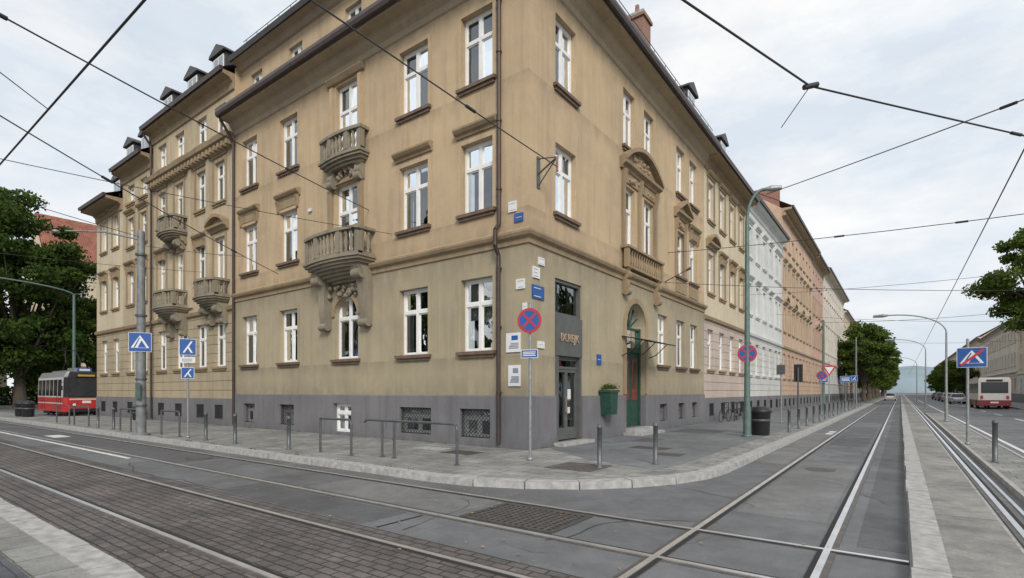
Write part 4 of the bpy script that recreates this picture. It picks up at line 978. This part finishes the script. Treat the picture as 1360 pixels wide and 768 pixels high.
# ------------------------------------------------------------------ overhead wires
wr=empty('overhead_wires'); b=M()
def wire(p,q,sag=.15,r=.014,ins=()):
    p=Vector(p);q=Vector(q);N=10; P=[]
    for i in range(N+1):
        t=i/N; v=p.lerp(q,t); v.z-=sag*4*t*(1-t); P.append(tuple(v))
    b.tube(P,r,CABLE,6)
    for t in ins:
        v=p.lerp(q,t); v.z-=sag*4*t*(1-t); d=(q-p).normalized()*.16
        b.cyl(v-d,v+d,.035,.035,CABLE,8)
wire((1.5,-17.4,7.6),(7.04,-.9,7.5),.02,.018); wire((7.04,-.9,7.5),(17.7,13.5,7.4),.05,.018,(.32,))
wire((7.04,-.9,7.5),(6.5,-.6,7.0),0,.008); b.cyl((6.95,-1.0,7.46),(7.15,-.8,7.54),.05,.05,CABLE,8)
wire((4.5,8.6,8.9),(16,-2.4,7.0),.1,.014,(.5,))
wire((.75,.3,8.0),(1.75,-13,7.4),.05,.014,(.3,.62))
b.tube([(10.1,-14,5.9),(10.1,150,5.9)],.012,CABLE,6)
b.tube([(-110,-9.95,6.0),(20,-9.95,6.0)],.014,CABLE,6)
wire((-.5,-14,7.0),(-7,0,8.3),.1,.014,(.25,.7)); wire((-2.1,-11.5,7.0),(-2.6,-9.8,6.3),0,.008)
wire((-3.5,-12,7.05),(-13,-.02,6.8),.15,.014,(.35,.75))
wire((-8.4,-13,7.0),(-5.7,-.02,7.2),.15,.010,(.9,))
wire((-14.7,-4.5,7.6),(-8,-16,7.2),.1,.012); wire((-14.7,-4.5,7.3),(-16,-.02,8),.05,.01); wire((-20,-.1,7.8),(-22,-16,7.5),.3,.01)
wire((0,11,8.0),(20,9.3,7.0),.25,.013,(.33,.5)); wire((0,10.6,6.6),(20,30,7.2),.3,.012)
wire((3.0,41,7.8),(22.4,38,8),.5,.014); wire((0,36,8.2),(22.4,48,7.5),.5,.012); wire((4.2,62,7.8),(22.4,66,7.5),.5,.014); wire((0,24,8),(22,20,7.5),.4,.01)
b.obj('cables',wr)
# ------------------------------------------------------------------ world, sun, camera
EL=math.radians(36)
sd=Vector((.62,-.60,0)).normalized()
w=D.worlds.new('World'); scene.world=w; w.use_nodes=True; n=w.node_tree.nodes; l=w.node_tree.links
bg=n['Background']; sky=n.new('ShaderNodeTexSky'); sky.sky_type='NISHITA'; sky.sun_disc=False; sky.sun_elevation=EL; sky.sun_rotation=math.atan2(sd.x,sd.y)
sky.dust_density=2.0; sky.air_density=1.0
tc=n.new('ShaderNodeTexCoord').outputs['Generated']
f1=noise(n,l,tc,2.2,8,.6,(1,1,2.6)); f1=ramp(n,l,f1,[(.36,.84),(.60,1.)])
f2=noise(n,l,tc,2.0,10,.62,(1,1,2.6))
cc=mix(n,l,ramp(n,l,f2,[(.43,0.),(.62,1.)]),(7.7,8.4,9.2),(10.1,10.1,10.1))
l.new(mix(n,l,f1,sky.outputs[0],cc),bg.inputs[0]); bg.inputs[1].default_value=.1
sl=D.lights.new('sun','SUN'); sl.energy=2.5; sl.angle=math.radians(18); sl.color=(1,.94,.86)
so=D.objects.new('sun',sl); scene.collection.objects.link(so)
dv=Vector((sd.x*math.cos(EL),sd.y*math.cos(EL),math.sin(EL))); so.rotation_euler=dv.to_track_quat('Z','Y').to_euler()
cam=D.cameras.new('camera'); co=D.objects.new('camera',cam); scene.collection.objects.link(co); scene.camera=co
cam.sensor_width=36; cam.lens=18.48; cam.shift_y=.1; cam.clip_end=4000; cam.clip_start=.05
co.location=(8.40,-12.16,1.77); co.rotation_euler=(math.pi/2,0,math.radians(36.45))
scene.view_settings.view_transform='Standard'; scene.view_settings.look='None'; scene.view_settings.exposure=0
